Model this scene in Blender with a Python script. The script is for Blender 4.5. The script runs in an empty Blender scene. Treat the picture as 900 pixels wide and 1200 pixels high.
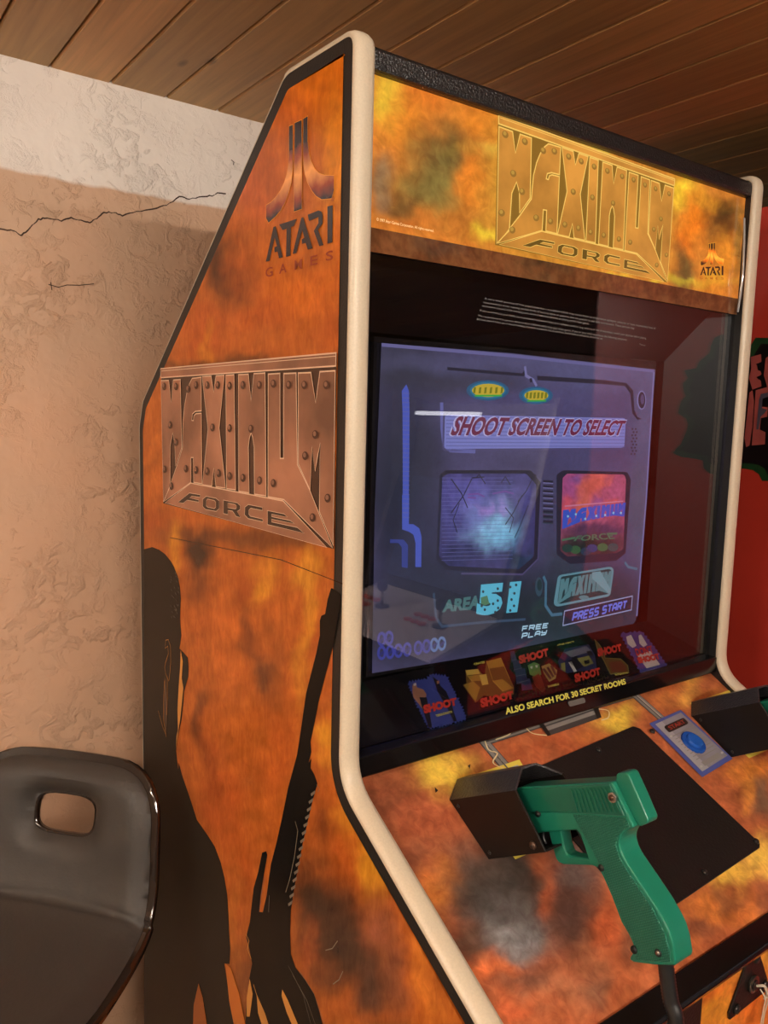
import bpy, bmesh, math, random
from mathutils import Vector, Matrix, noise
from mathutils.geometry import tessellate_polygon
random.seed(7)
SC = bpy.context.scene
COL = SC.collection
V = Vector
# ------------------------------------------------------------------ camera
F = 935.894
RM = Matrix(((0.806531, -0.590645, 0.025423), (-0.050904, -0.112225, -0.992378), (0.588996, 0.799090, -0.120579)))  # world -> camera (x right, y down, z forward)
EYE = V((-0.46358, -0.66000, 1.5))
def ray(p): return RM.transposed() @ V(((p[0]-450)/F, (p[1]-600)/F, 1.0))
def hit(p, n, d):
    r = ray(p); return EYE + r * ((d - n.dot(EYE)) / n.dot(r))
def proj(P):
    q = RM @ (V(P) - EYE); return 450 + F*q.x/q.z, 600 + F*q.y/q.z
cam = bpy.data.cameras.new('camera'); cam.sensor_fit = 'VERTICAL'; cam.sensor_height = 36; cam.lens = F/1200*36
cam.clip_start = 0.02
co = bpy.data.objects.new('camera', cam); COL.objects.link(co)
fx = Matrix(((RM[0][0], -RM[1][0], -RM[2][0]), (RM[0][1], -RM[1][1], -RM[2][1]), (RM[0][2], -RM[1][2], -RM[2][2])))
co.matrix_world = Matrix.Translation(EYE) @ fx.to_4x4()
SC.camera = co
SC.view_settings.view_transform = 'Standard'; SC.view_settings.look = 'None'; SC.view_settings.gamma = 1
SC.view_settings.exposure = 0; SC.view_settings.use_curve_mapping = False
SC.cycles.use_denoising = True
SC.cycles.max_bounces = 8; SC.cycles.transparent_max_bounces = 12; SC.cycles.caustics_reflective = False; SC.cycles.caustics_refractive = False

# ------------------------------------------------------------------ materials
def s2l(c): c = c/255.0; return c/12.92 if c <= .04045 else ((c+.055)/1.055)**2.4
def lin(c, k=1.0): return tuple(min(1.0, s2l(x)*k) for x in c) + (1.0,)
MATS = {}
def node_mat(name):
    m = bpy.data.materials.new(name); m.use_nodes = True
    nt = m.node_tree; return m, nt, nt.nodes['Principled BSDF']
def mat(name, rgb, rough=.5, metal=0., k=1.0, spec=.5, bump=0, scale=60, var=0, coat=0, emit=0):
    """plain painted / plastic / metal surface, with optional colour variation and grain"""
    if name in MATS: return MATS[name]
    m, nt, b = node_mat(name); N = nt.nodes; L = nt.links
    b.inputs['Base Color'].default_value = lin(rgb, k)
    b.inputs['Roughness'].default_value = rough; b.inputs['Metallic'].default_value = metal
    b.inputs['Specular IOR Level'].default_value = spec; b.inputs['Coat Weight'].default_value = coat
    if emit:
        b.inputs['Emission Color'].default_value = lin(rgb); b.inputs['Emission Strength'].default_value = emit
    if bump or var:
        tc = N.new('ShaderNodeTexCoord'); no = N.new('ShaderNodeTexNoise'); no.inputs['Scale'].default_value = scale; no.inputs['Detail'].default_value = 4
        L.new(tc.outputs['Object'], no.inputs['Vector'])
        if bump:
            bp = N.new('ShaderNodeBump'); bp.inputs['Strength'].default_value = bump; bp.inputs['Distance'].default_value = .002
            L.new(no.outputs['Fac'], bp.inputs['Height']); L.new(bp.outputs['Normal'], b.inputs['Normal'])
        if var:
            mx = N.new('ShaderNodeMix'); mx.data_type = 'RGBA'; c = lin(rgb, k)
            mr = N.new('ShaderNodeMapRange'); mr.inputs[1].default_value = .3; mr.inputs[2].default_value = .7
            L.new(no.outputs['Fac'], mr.inputs[0]); L.new(mr.outputs[0], mx.inputs['Factor'])
            mx.inputs['A'].default_value = tuple(x*(1-var) for x in c[:3])+(1,); mx.inputs['B'].default_value = tuple(min(1, x*(1+var)) for x in c[:3])+(1,)
            L.new(mx.outputs['Result'], b.inputs['Base Color'])
            if emit:
                vs = N.new('ShaderNodeVectorMath'); vs.operation = 'SCALE'; vs.inputs['Scale'].default_value = 1/k
                L.new(mx.outputs['Result'], vs.inputs[0]); L.new(vs.outputs[0], b.inputs['Emission Color'])
    MATS[name] = m; return m
def glow(name, rgb, s=1.0):
    """something that gives off light: phosphor, tube, backlit film"""
    if name in MATS: return MATS[name]
    m, nt, b = node_mat(name); b.inputs['Base Color'].default_value = (.01, .01, .01, 1); b.inputs['Roughness'].default_value = .4
    b.inputs['Emission Color'].default_value = lin(rgb); b.inputs['Emission Strength'].default_value = s
    MATS[name] = m; return m
def paint_mat(name, rough=.3, emit=0., diff=1.0, grain=.12, scale=90, spec=.5, stretch=(1, 1, 1), bump=0, lick=.25):
    """printed art: colours of the print come from the mesh's colour layer, broken up by fine noise"""
    m, nt, b = node_mat(name); N = nt.nodes; L = nt.links
    at = N.new('ShaderNodeAttribute'); at.attribute_name = 'print'
    tc = N.new('ShaderNodeTexCoord'); mp = N.new('ShaderNodeMapping'); mp.inputs['Scale'].default_value = stretch
    no = N.new('ShaderNodeTexNoise'); no.inputs['Scale'].default_value = scale; no.inputs['Detail'].default_value = 6; no.inputs['Distortion'].default_value = .6
    L.new(tc.outputs['Object'], mp.inputs['Vector']); L.new(mp.outputs[0], no.inputs['Vector'])
    mr = N.new('ShaderNodeMapRange'); mr.inputs[1].default_value = .25; mr.inputs[2].default_value = .75; mr.inputs[3].default_value = 1-grain*2; mr.inputs[4].default_value = 1+grain*2
    L.new(no.outputs['Fac'], mr.inputs[0])
    # finer licks of flame: redder and darker in the hollows, yellower on the crests
    n2 = N.new('ShaderNodeTexNoise'); n2.inputs['Scale'].default_value = scale*2.2; n2.inputs['Detail'].default_value = 9; n2.inputs['Roughness'].default_value = .66; n2.inputs['Distortion'].default_value = 1.1
    L.new(mp.outputs[0], n2.inputs['Vector'])
    m2 = N.new('ShaderNodeMapRange'); m2.inputs[1].default_value = .3; m2.inputs[2].default_value = .7; L.new(n2.outputs['Fac'], m2.inputs[0])
    tn = N.new('ShaderNodeMix'); tn.data_type = 'RGBA'; L.new(m2.outputs[0], tn.inputs['Factor'])
    tn.inputs['A'].default_value = (1-lick, 1-lick*1.5, 1-lick*1.6, 1); tn.inputs['B'].default_value = (1+lick*.9, 1+lick*1.3, 1+lick*.9, 1)
    v0 = N.new('ShaderNodeVectorMath'); v0.operation = 'MULTIPLY'; L.new(at.outputs['Color'], v0.inputs[0]); L.new(tn.outputs['Result'], v0.inputs[1])
    vm = N.new('ShaderNodeVectorMath'); vm.operation = 'SCALE'
    L.new(v0.outputs[0], vm.inputs[0]); L.new(mr.outputs[0], vm.inputs['Scale'])
    v2 = N.new('ShaderNodeVectorMath'); v2.operation = 'SCALE'; v2.inputs['Scale'].default_value = diff
    L.new(vm.outputs[0], v2.inputs[0]); L.new(v2.outputs[0], b.inputs['Base Color'])
    b.inputs['Roughness'].default_value = rough; b.inputs['Specular IOR Level'].default_value = spec
    if emit: L.new(vm.outputs[0], b.inputs['Emission Color']); b.inputs['Emission Strength'].default_value = emit
    MATS[name] = m; return m

# ------------------------------------------------------------------ mesh helpers
class MB:
    """collects faces with materials and builds ONE mesh object"""
    def __init__(s): s.v = []; s.f = []; s.mi = []; s.mats = []; s.col = {}; s.smooth = []
    def m(s, mt):
        if mt not in s.mats: s.mats.append(mt)
        return s.mats.index(mt)
    def add(s, vs, fs, mt, cols=None, smooth=False):
        o = len(s.v); s.v += [tuple(v) for v in vs]; i = s.m(mt)
        for f in fs: s.f.append(tuple(o+a for a in f)); s.mi.append(i); s.smooth.append(smooth)
        if cols:
            for j, c in enumerate(cols): s.col[o+j] = c
    def bm(s, b, mt, smooth=False):
        b.verts.index_update(); s.add([v.co for v in b.verts], [[v.index for v in f.verts] for f in b.faces], mt, smooth=smooth); b.free()
    def box(s, lo, hi, mt, bev=0, xf=None, seg=2):
        b = bmesh.new(); bmesh.ops.create_cube(b, size=1)
        for v in b.verts: v.co = V([lo[i] + (v.co[i]+.5)*(hi[i]-lo[i]) for i in range(3)])
        if bev: bmesh.ops.bevel(b, geom=b.edges[:], offset=bev, segments=seg, affect='EDGES', profile=.5)
        if xf: bmesh.ops.transform(b, matrix=xf, verts=b.verts)
        s.bm(b, mt)
    def cyl(s, p, q, r, mt, r2=None, seg=24, bev=0, caps=True):
        p, q = V(p), V(q); d = q-p; b = bmesh.new()
        bmesh.ops.create_cone(b, cap_ends=caps, segments=seg, radius1=r, radius2=r if r2 is None else r2, depth=d.length)
        if bev: bmesh.ops.bevel(b, geom=[e for e in b.edges if len(e.link_faces) == 2 and e.calc_face_angle() > 1.0], offset=bev, segments=2, affect='EDGES', profile=.5)
        M = Matrix.Translation((p+q)/2) @ d.to_track_quat('Z', 'Y').to_matrix().to_4x4()
        bmesh.ops.transform(b, matrix=M, verts=b.verts); s.bm(b, mt, smooth=not bev)
    def tube(s, pts, r, mt, seg=12):
        pts = [V(p) for p in pts]; n = len(pts); vs = []; fs = []
        t = (pts[1]-pts[0]).normalized(); up = t.orthogonal().normalized()
        for i, p in enumerate(pts):
            t = ((pts[min(i+1, n-1)]-pts[max(i-1, 0)])).normalized(); up = (up - t*up.dot(t)).normalized(); w = t.cross(up)
            rr = r[i] if isinstance(r, (list, tuple)) else r
            for k in range(seg): a = 2*math.pi*k/seg; vs.append(p + up*math.cos(a)*rr + w*math.sin(a)*rr)
        for i in range(n-1):
            for k in range(seg): fs.append((i*seg+k, i*seg+(k+1) % seg, (i+1)*seg+(k+1) % seg, (i+1)*seg+k))
        fs.append(tuple(range(seg))[::-1]); fs.append(tuple((n-1)*seg+k for k in range(seg)))
        s.add(vs, fs, mt, smooth=True)
    def prism(s, poly, mt, lo, hi, bev=0, seg=2, smooth=False):
        """outline given as 3-D points at lo face; hi = offset vector"""
        b = bmesh.new(); vs = [b.verts.new(V(p)+V(lo)) for p in poly]; f = b.faces.new(vs)
        r = bmesh.ops.extrude_face_region(b, geom=[f]); nv = [e for e in r['geom'] if isinstance(e, bmesh.types.BMVert)]
        bmesh.ops.translate(b, vec=V(hi), verts=nv)
        bmesh.ops.recalc_face_normals(b, faces=b.faces[:])
        if bev: bmesh.ops.bevel(b, geom=b.edges[:], offset=bev, segments=seg, affect='EDGES', profile=.5, clamp_overlap=True)
        b2 = [f for f in b.faces if len(f.verts) > 4]
        bmesh.ops.triangulate(b, faces=b2)
        s.bm(b, mt, smooth)
    def fill(s, loops, mt, cols=None):
        """flat filled outline(s): first loop outer, the rest holes (3-D points)"""
        flat = [p for l in loops for p in l]
        s.add(flat, tessellate_polygon([[V(p) for p in l] for l in loops]), mt)
    def ribbon(s, pts, w, n, mt, closed=False):
        pts = [V(p) for p in pts]; N = len(pts); vs = []; fs = []
        for i, p in enumerate(pts):
            a = pts[(i-1) % N] if closed or i else p; c = pts[(i+1) % N] if closed or i < N-1 else p
            d1 = (p-a); d2 = (c-p); d1 = d1.normalized() if d1.length > 1e-9 else d2.normalized(); d2 = d2.normalized() if d2.length > 1e-9 else d1
            t = (d1+d2); t = t.normalized() if t.length > 1e-3 else d1
            sd = n.cross(t).normalized(); k = 1/max(.74, abs(t.dot(d1)))
            vs += [p+sd*w/2*k, p-sd*w/2*k]
        for i in range(N if closed else N-1):
            j = (i+1) % N; fs.append((2*i, 2*i+1, 2*j+1, 2*j))
        s.add(vs, fs, mt)
    def build(s, name, parent=None, loc=None):
        me = bpy.data.meshes.new(name); L = V(loc) if loc else V((0, 0, 0))
        me.from_pydata([V(v)-L for v in s.v], [], s.f)
        for mt in s.mats: me.materials.append(mt)
        me.polygons.foreach_set('material_index', s.mi); me.polygons.foreach_set('use_smooth', s.smooth)
        if s.col:
            ca = me.color_attributes.new('print', 'FLOAT_COLOR', 'POINT')
            for i in range(len(s.v)): ca.data[i].color = s.col.get(i, (0, 0, 0, 1))
        me.update(); o = bpy.data.objects.new(name, me); COL.objects.link(o); o.location = L
        if parent: attach(o, parent)
        return o
def wloc(o):
    p = V(o.location)
    while o.parent: o = o.parent; p = p + V(o.location)
    return p
def attach(o, parent):      # keeps the world place (nothing here is rotated)
    w = V(o.location) - wloc(parent); o.parent = parent; o.location = w
def tag(o, label=None, cat=None, group=None, kind=None):
    for k, v in (('label', label), ('category', cat), ('group', group), ('kind', kind)):
        if v: o[k] = v
    return o
def empty(name, loc, label, cat, group=None):
    o = bpy.data.objects.new(name, None); COL.objects.link(o); o.location = loc; o.empty_display_size = .1
    return tag(o, label, cat, group)
class Plane:
    """a flat face in the place; p(px) = where the photo's pixel lies on it"""
    def __init__(s, n, o): s.n = V(n).normalized(); s.d = s.n.dot(V(o)); s.o = V(o)
    def p(s, px, off=0.0): return hit(px, s.n, s.d) + s.n*off
    def many(s, pts, off=0.0, ct=None): return [s.p(c2p(q, ct), off) for q in pts]
def c2p(q, ct): return (q[0]/ct[2]+ct[0], q[1]/ct[2]+ct[1]) if ct else q
def homog(src, dst):
    """projective map taking four points to four points"""
    A = []; B = []
    for (x, y), (u, v) in zip(src, dst):
        A.append([x, y, 1, 0, 0, 0, -u*x, -u*y]); B.append(u); A.append([0, 0, 0, x, y, 1, -v*x, -v*y]); B.append(v)
    n = 8
    for i in range(n):
        p = max(range(i, n), key=lambda r: abs(A[r][i])); A[i], A[p] = A[p], A[i]; B[i], B[p] = B[p], B[i]
        for r in range(n):
            if r != i:
                f = A[r][i]/A[i][i]
                if f: A[r] = [a-f*b for a, b in zip(A[r], A[i])]; B[r] -= f*B[i]
    h = [B[i]/A[i][i] for i in range(n)]
    def g(q):
        x, y = q; w = h[6]*x+h[7]*y+1; return ((h[0]*x+h[1]*y+h[2])/w, (h[3]*x+h[4]*y+h[5])/w)
    return g
TXT = {}
def text_mesh(s, bold=0.0, sp=1.0):
    k = (s, bold, sp)
    if k not in TXT:
        c = bpy.data.curves.new('t', 'FONT'); c.body = s; c.offset = bold; c.space_character = sp; c.resolution_u = 3
        o = bpy.data.objects.new('t', c); COL.objects.link(o)
        bpy.context.view_layer.update()
        me = bpy.data.meshes.new_from_object(o.evaluated_get(bpy.context.evaluated_depsgraph_get()))
        vs = [v.co.copy() for v in me.vertices]; fs = [tuple(p.vertices) for p in me.polygons]
        bpy.data.objects.remove(o); bpy.data.curves.remove(c); bpy.data.meshes.remove(me)
        x0 = min(v.x for v in vs); x1 = max(v.x for v in vs); y0 = min(v.y for v in vs); y1 = max(v.y for v in vs)
        TXT[k] = ([((v.x-x0)/(x1-x0), (v.y-y0)/(y1-y0)) for v in vs], fs)
    return TXT[k]
def text(mb, s, quad, mt, bold=0.0, sp=1.0):
    """lettering stretched over a 3-D quad TL TR BR BL"""
    vs, fs = text_mesh(s, bold, sp); a, b, c, d = [V(q) for q in quad]
    mb.add([(a*(1-u)+b*u)*v + (d*(1-u)+c*u)*(1-v) for u, v in vs], fs, mt)
STK = {'S': [[(1, 1), (.18, 1), (0, .85), (0, .62), (.15, .5), (.85, .5), (1, .36), (1, .15), (.82, 0), (0, 0)]], 'H': [[(0, 0), (0, 1)], [(1, 0), (1, 1)], [(0, .5), (1, .5)]], 'O': [[(.5, 0), (.15, 0), (0, .16), (0, .84), (.15, 1), (.85, 1), (1, .84), (1, .16), (.85, 0), (.5, 0)]],
 'T': [[(-.05, 1), (1.05, 1)], [(.5, 1), (.5, 0)]], 'C': [[(1, 1), (.18, 1), (0, .84), (0, .16), (.18, 0), (1, 0)]], 'R': [[(0, 0), (0, 1), (.85, 1), (1, .88), (1, .62), (.85, .48), (0, .48)], [(.5, .48), (1, 0)]], 'E': [[(1, 1), (0, 1), (0, 0), (1, 0)], [(0, .5), (.85, .5)]],
 'N': [[(0, 0), (0, 1), (1, 0), (1, 1)]], 'L': [[(0, 1), (0, 0), (1, 0)]], 'P': [[(0, 0), (0, 1), (.85, 1), (1, .88), (1, .6), (.85, .46), (0, .46)]], 'A': [[(0, 0), (0, .75), (.25, 1), (.75, 1), (1, .75), (1, 0)], [(0, .42), (1, .42)]], 'F': [[(1, 1), (0, 1), (0, 0)], [(0, .5), (.85, .5)]], 'Y': [[(0, 1), (0, .6), (.15, .46), (.85, .46)], [(1, 1), (1, .14), (.85, 0), (0, 0)]]}
def stroke_text(mb, s, quad, mt, n, w, gap=.42, space=.75):
    """squared arcade capitals drawn with strokes of width w over a 3-D quad TL TR BR BL"""
    a, b, c, d = [V(q) for q in quad]; tot = sum(space if ch == ' ' else 1+gap for ch in s)-gap; x = 0
    for ch in s:
        if ch == ' ': x += space; continue
        for l in STK[ch]:
            P = [(a*(1-u)+b*u)*v + (d*(1-u)+c*u)*(1-v) for u, v in (((x+p[0])/tot, p[1]) for p in l)]
            if len(P) > 1: mb.ribbon(P, w, n, mt, closed=False)
        x += 1+gap
# ------------------------------------------------------------------ painted prints
def fb(p, o=4): return noise.fractal(V(p), 1.0, 2.0, o)
def painter(base, blobs, warp=22, f=.02, k=1.0, var=.18, seed=0, stretch=1.0):
    """print colours: base + soft patches whose places are traced from the photo and frayed by noise"""
    def col(P):
        x, y = proj(P); q = V((x*f*stretch, y*f, seed))
        wx = fb(q)*warp*1.2; wy = fb(q+V((31, 7, 3)))*warp*1.6; X = x+wx; Y = y+wy
        c = [s2l(a) for a in base]
        for (bx, by, rx, ry, cc, al) in blobs:
            d = ((X-bx)/rx)**2+((Y-by)/ry)**2
            if d < 4.5:
                w = al*math.exp(-.8*d**1.5); c = [a*(1-w)+s2l(t)*w for a, t in zip(c, cc)]
        n = 1+var*fb(q*3.1+V((5, 5, 5)), 5)
        return tuple(max(0, min(1, a*k*n)) for a in c)+(1,)
    return col
def painted(mb, outline, step, mt, col, axes):
    """outline (3-D, flat) cut into a fine grid along two axes and given print colours"""
    b = bmesh.new()
    for t in tessellate_polygon([[V(p) for p in outline]]): b.faces.new([b.verts.new(outline[i]) for i in t])
    bmesh.ops.remove_doubles(b, verts=b.verts[:], dist=1e-6)
    for ax in axes:
        ax = V(ax).normalized(); ds = [ax.dot(V(p)) for p in outline]; a = min(ds)+step
        while a < max(ds):
            bmesh.ops.bisect_plane(b, geom=b.verts[:]+b.edges[:]+b.faces[:], plane_co=ax*a, plane_no=ax, dist=1e-6); a += step
    b.verts.index_update()
    mb.add([v.co.copy() for v in b.verts], [[v.index for v in f.verts] for f in b.faces], mt, cols=[col(v.co) for v in b.verts]); b.free()
def bez(ctrl, n=8):
    """smooth closed-free polyline through points (Catmull-Rom)"""
    out = []; m = len(ctrl)
    for i in range(m-1):
        p0 = V(ctrl[max(i-1, 0)]); p1 = V(ctrl[i]); p2 = V(ctrl[i+1]); p3 = V(ctrl[min(i+2, m-1)])
        for k in range(n):
            t = k/n; out.append(.5*((2*p1)+(p2-p0)*t+(2*p0-5*p1+4*p2-p3)*t*t+(3*p1-p0-3*p2+p3)*t**3))
    out.append(V(ctrl[-1])); return out
def fillet(poly, rads, n=6):
    """rounds the corners of a 2-D outline"""
    out = []; m = len(poly)
    for i, p in enumerate(poly):
        p = V(p); r = rads[i] if isinstance(rads, (list, tuple)) else rads
        if r <= 0: out.append(p); continue
        a = (V(poly[i-1])-p); c = (V(poly[(i+1) % m])-p); la, lc = a.length, c.length; a.normalize(); c.normalize()
        ang = a.angle(c); d = min(r/math.tan(ang/2), la*.49, lc*.49)
        A = p+a*d; B = p+c*d
        for k in range(n+1):
            t = k/n; out.append(A*(1-t)**2+p*2*t*(1-t)+B*t*t)
    return out

LAMP = 260
# ------------------------------------------------------------------ the room
ZC = 2.036; YW = .75
BLACK = mat('black_laminate', (24, 22, 21), .45, bump=.15, scale=400)
def plaster():
    m, nt, b = node_mat('rough_plaster'); N = nt.nodes; L = nt.links
    tc = N.new('ShaderNodeTexCoord'); sp = N.new('ShaderNodeSeparateXYZ'); L.new(tc.outputs['Object'], sp.inputs[0])
    n0 = N.new('ShaderNodeTexNoise'); n0.inputs['Scale'].default_value = 14; n0.inputs['Detail'].default_value = 5; L.new(tc.outputs['Object'], n0.inputs['Vector'])
    ad = N.new('ShaderNodeMath'); ad.operation = 'MULTIPLY_ADD'; ad.inputs[1].default_value = .016; L.new(n0.outputs['Fac'], ad.inputs[0]); L.new(sp.outputs['Z'], ad.inputs[2])
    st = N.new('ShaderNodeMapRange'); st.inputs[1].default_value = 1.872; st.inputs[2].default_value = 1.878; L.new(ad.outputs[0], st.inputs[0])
    n1 = N.new('ShaderNodeTexNoise'); n1.inputs['Scale'].default_value = 3.2; n1.inputs['Detail'].default_value = 6; L.new(tc.outputs['Object'], n1.inputs['Vector'])
    mv = N.new('ShaderNodeMapRange'); mv.inputs[1].default_value = .3; mv.inputs[2].default_value = .7; mv.inputs[3].default_value = 0; mv.inputs[4].default_value = 1; L.new(n1.outputs['Fac'], mv.inputs[0])
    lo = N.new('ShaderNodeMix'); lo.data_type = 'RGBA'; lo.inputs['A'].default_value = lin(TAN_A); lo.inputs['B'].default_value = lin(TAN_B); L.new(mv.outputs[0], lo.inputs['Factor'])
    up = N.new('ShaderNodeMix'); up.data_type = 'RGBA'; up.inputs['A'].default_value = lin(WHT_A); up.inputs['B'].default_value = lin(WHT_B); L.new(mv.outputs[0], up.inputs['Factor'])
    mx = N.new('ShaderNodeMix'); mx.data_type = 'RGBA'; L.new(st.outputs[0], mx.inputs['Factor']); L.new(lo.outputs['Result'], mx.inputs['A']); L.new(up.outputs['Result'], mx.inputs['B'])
    L.new(mx.outputs['Result'], b.inputs['Base Color']); b.inputs['Roughness'].default_value = .55; b.inputs['Specular IOR Level'].default_value = .35
    # trowelled relief: ridges in patches, smooth in between
    r1 = N.new('ShaderNodeTexNoise'); r1.inputs['Scale'].default_value = 42; r1.inputs['Detail'].default_value = 9; r1.inputs['Roughness'].default_value = .62; r1.inputs['Distortion'].default_value = .5; L.new(tc.outputs['Object'], r1.inputs['Vector'])
    rr = N.new('ShaderNodeMapRange'); rr.inputs[1].default_value = .5; rr.inputs[2].default_value = .68; L.new(r1.outputs['Fac'], rr.inputs[0])
    pt = N.new('ShaderNodeTexNoise'); pt.inputs['Scale'].default_value = 7; pt.inputs['Detail'].default_value = 3; L.new(tc.outputs['Object'], pt.inputs['Vector'])
    pm = N.new('ShaderNodeMapRange'); pm.inputs[1].default_value = .4; pm.inputs[2].default_value = .6; pm.inputs[3].default_value = .15; L.new(pt.outputs['Fac'], pm.inputs[0])
    mu = N.new('ShaderNodeMath'); mu.operation = 'MULTIPLY'; L.new(rr.outputs[0], mu.inputs[0]); L.new(pm.outputs[0], mu.inputs[1])
    r2 = N.new('ShaderNodeTexNoise'); r2.inputs['Scale'].default_value = 9; r2.inputs['Detail'].default_value = 4; L.new(tc.outputs['Object'], r2.inputs['Vector'])
    a2 = N.new('ShaderNodeMath'); a2.operation = 'MULTIPLY_ADD'; a2.inputs[1].default_value = 1.6; L.new(r2.outputs['Fac'], a2.inputs[0]); L.new(mu.outputs[0], a2.inputs[2])
    bp = N.new('ShaderNodeBump'); bp.inputs['Strength'].default_value = .55; bp.inputs['Distance'].default_value = .007; L.new(a2.outputs[0], bp.inputs['Height']); L.new(bp.outputs['Normal'], b.inputs['Normal'])
    return m
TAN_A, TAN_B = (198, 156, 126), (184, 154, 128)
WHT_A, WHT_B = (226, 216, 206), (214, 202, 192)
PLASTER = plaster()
CRACK = mat('crack_dark_brown', (58, 38, 28), .9)  # dark brown line of the cracks in the plaster
mb = MB()
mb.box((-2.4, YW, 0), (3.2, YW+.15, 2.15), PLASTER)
WP = Plane((0, -1, 0), (0, YW, 0))
ck = [(-30, 258), (0, 265), (50, 270), (75, 288), (105, 262), (135, 232), (165, 225), (215, 236), (250, 225), (285, 235), (315, 243), (340, 228), (365, 208), (400, 207), (430, 217), (480, 205), (540, 195), (585, 182), (630, 152), (665, 160), (710, 150), (745, 148), (770, 137), (800, 145)]
P3 = WP.many(ck, .0006, (0, 180, 3)); pp = []
for a, b in zip(P3, P3[1:]):
    for k in range(4): pp.append(a.lerp(b, k/4) + V((0, 0, random.uniform(-.0012, .0012))))
for i in range(0, len(pp)-1): mb.ribbon([pp[i], pp[i+1]+(pp[i+1]-pp[i])*.15], .0011+.0014*abs(math.sin(i*.37)), V((0, -1, 0)), CRACK)
for pts in ([(170, 460), (205, 470), (235, 462), (280, 463), (330, 458)], [(812, 22), (822, 30), (820, 40)], [(178, 452), (182, 480)]):
    mb.ribbon(WP.many(pts, .0006, (0, 180, 3)), .0014, V((0, -1, 0)), CRACK)
tag(mb.build('wall_back'), kind='structure')
SIDEWALL = mat('side_wall_paint', (170, 160, 150), .7, bump=.3, scale=30)
FARWALL = mat('far_wall_dimmed', (112, 102, 94), .75, bump=.3, scale=30)  # dimness of the room mirrored in the glass put into a darker wall colour
for nm, lo, hi in (('wall_left', (-2.55, -4.2, 0), (-2.4, YW, 2.15)), ('wall_right', (3.2, -4.2, 0), (3.35, YW, 2.15)), ('wall_front', (-2.4, -4.35, 0), (3.2, -4.2, 2.15))):
    mb = MB(); mb.box(lo, hi, SIDEWALL if nm == 'wall_left' else FARWALL); tag(mb.build(nm), kind='structure')
mb = MB(); mb.box((-2.55, -4.35, -.1), (3.35, YW+.15, 0), mat('floor_tiles', (92, 86, 80), .35, var=.2, scale=5)); tag(mb.build('floor'), kind='structure')
# wooden ceiling: tongue-and-groove boards running away from the wall
def wood():
    m, nt, b = node_mat('pine_boards'); N = nt.nodes; L = nt.links
    at = N.new('ShaderNodeAttribute'); at.attribute_name = 'print'
    tc = N.new('ShaderNodeTexCoord'); mp = N.new('ShaderNodeMapping'); mp.inputs['Scale'].default_value = (70, 3.2, 20); L.new(tc.outputs['Object'], mp.inputs['Vector'])
    no = N.new('ShaderNodeTexNoise'); no.inputs['Scale'].default_value = 1; no.inputs['Detail'].default_value = 5; no.inputs['Distortion'].default_value = .8; L.new(mp.outputs[0], no.inputs['Vector'])
    m2 = N.new('ShaderNodeMapping'); m2.inputs['Scale'].default_value = (13, 5.5, 1); L.new(tc.outputs['Object'], m2.inputs['Vector'])
    vo = N.new('ShaderNodeTexVoronoi'); vo.inputs['Scale'].default_value = 1; L.new(m2.outputs[0], vo.inputs['Vector'])
    kn = N.new('ShaderNodeMapRange'); kn.inputs[1].default_value = .05; kn.inputs[2].default_value = .12; kn.inputs[3].default_value = .3; kn.inputs[4].default_value = 1; L.new(vo.outputs['Distance'], kn.inputs[0])
    gr = N.new('ShaderNodeMapRange'); gr.inputs[1].default_value = .3; gr.inputs[2].default_value = .7; gr.inputs[3].default_value = .82; gr.inputs[4].default_value = 1.12; L.new(no.outputs['Fac'], gr.inputs[0])
    mu = N.new('ShaderNodeMath'); mu.operation = 'MULTIPLY'; L.new(gr.outputs[0], mu.inputs[0]); L.new(kn.outputs[0], mu.inputs[1])
    vm = N.new('ShaderNodeVectorMath'); vm.operation = 'SCALE'; L.new(at.outputs['Color'], vm.inputs[0]); L.new(mu.outputs[0], vm.inputs['Scale'])
    L.new(vm.outputs[0], b.inputs['Base Color']); b.inputs['Roughness'].default_value = .45; b.inputs['Specular IOR Level'].default_value = .4
    return m
WOOD = wood(); mb = MB(); mb.box((-2.55, -4.35, ZC+.02), (3.35, YW+.15, ZC+.08), mat('board_gap', (40, 24, 14), .9))
xs = [-.1068]
while xs[-1] > -2.5: xs.append(xs[-1]-.0937)
xs = xs[::-1]
while xs[-1] < .64: xs.append(xs[-1]+.0953)
while xs[-1] < 3.3: xs.append(xs[-1]+.110)
for a, b in zip(xs, xs[1:]):
    n0 = len(mb.v); h = .0014; c = .0032
    x0, x1 = a+h, b-h; y0, y1 = -4.35, YW+.15
    vs = [(x, y, z) for y in (y0, y1) for x, z in ((x0, ZC+.02), (x0, ZC+c), (x0+c*.7, ZC), (x1-c*.7, ZC), (x1, ZC+c), (x1, ZC+.02))]
    t = random.uniform(.88, 1.1); cc = lin((205+random.randint(-6, 6), 158, 98), t)
    mb.add(vs, [(k, k+1, k+7, k+6) for k in range(5)], WOOD, cols=[cc]*12)
tag(mb.build('ceiling'), kind='structure')

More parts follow.
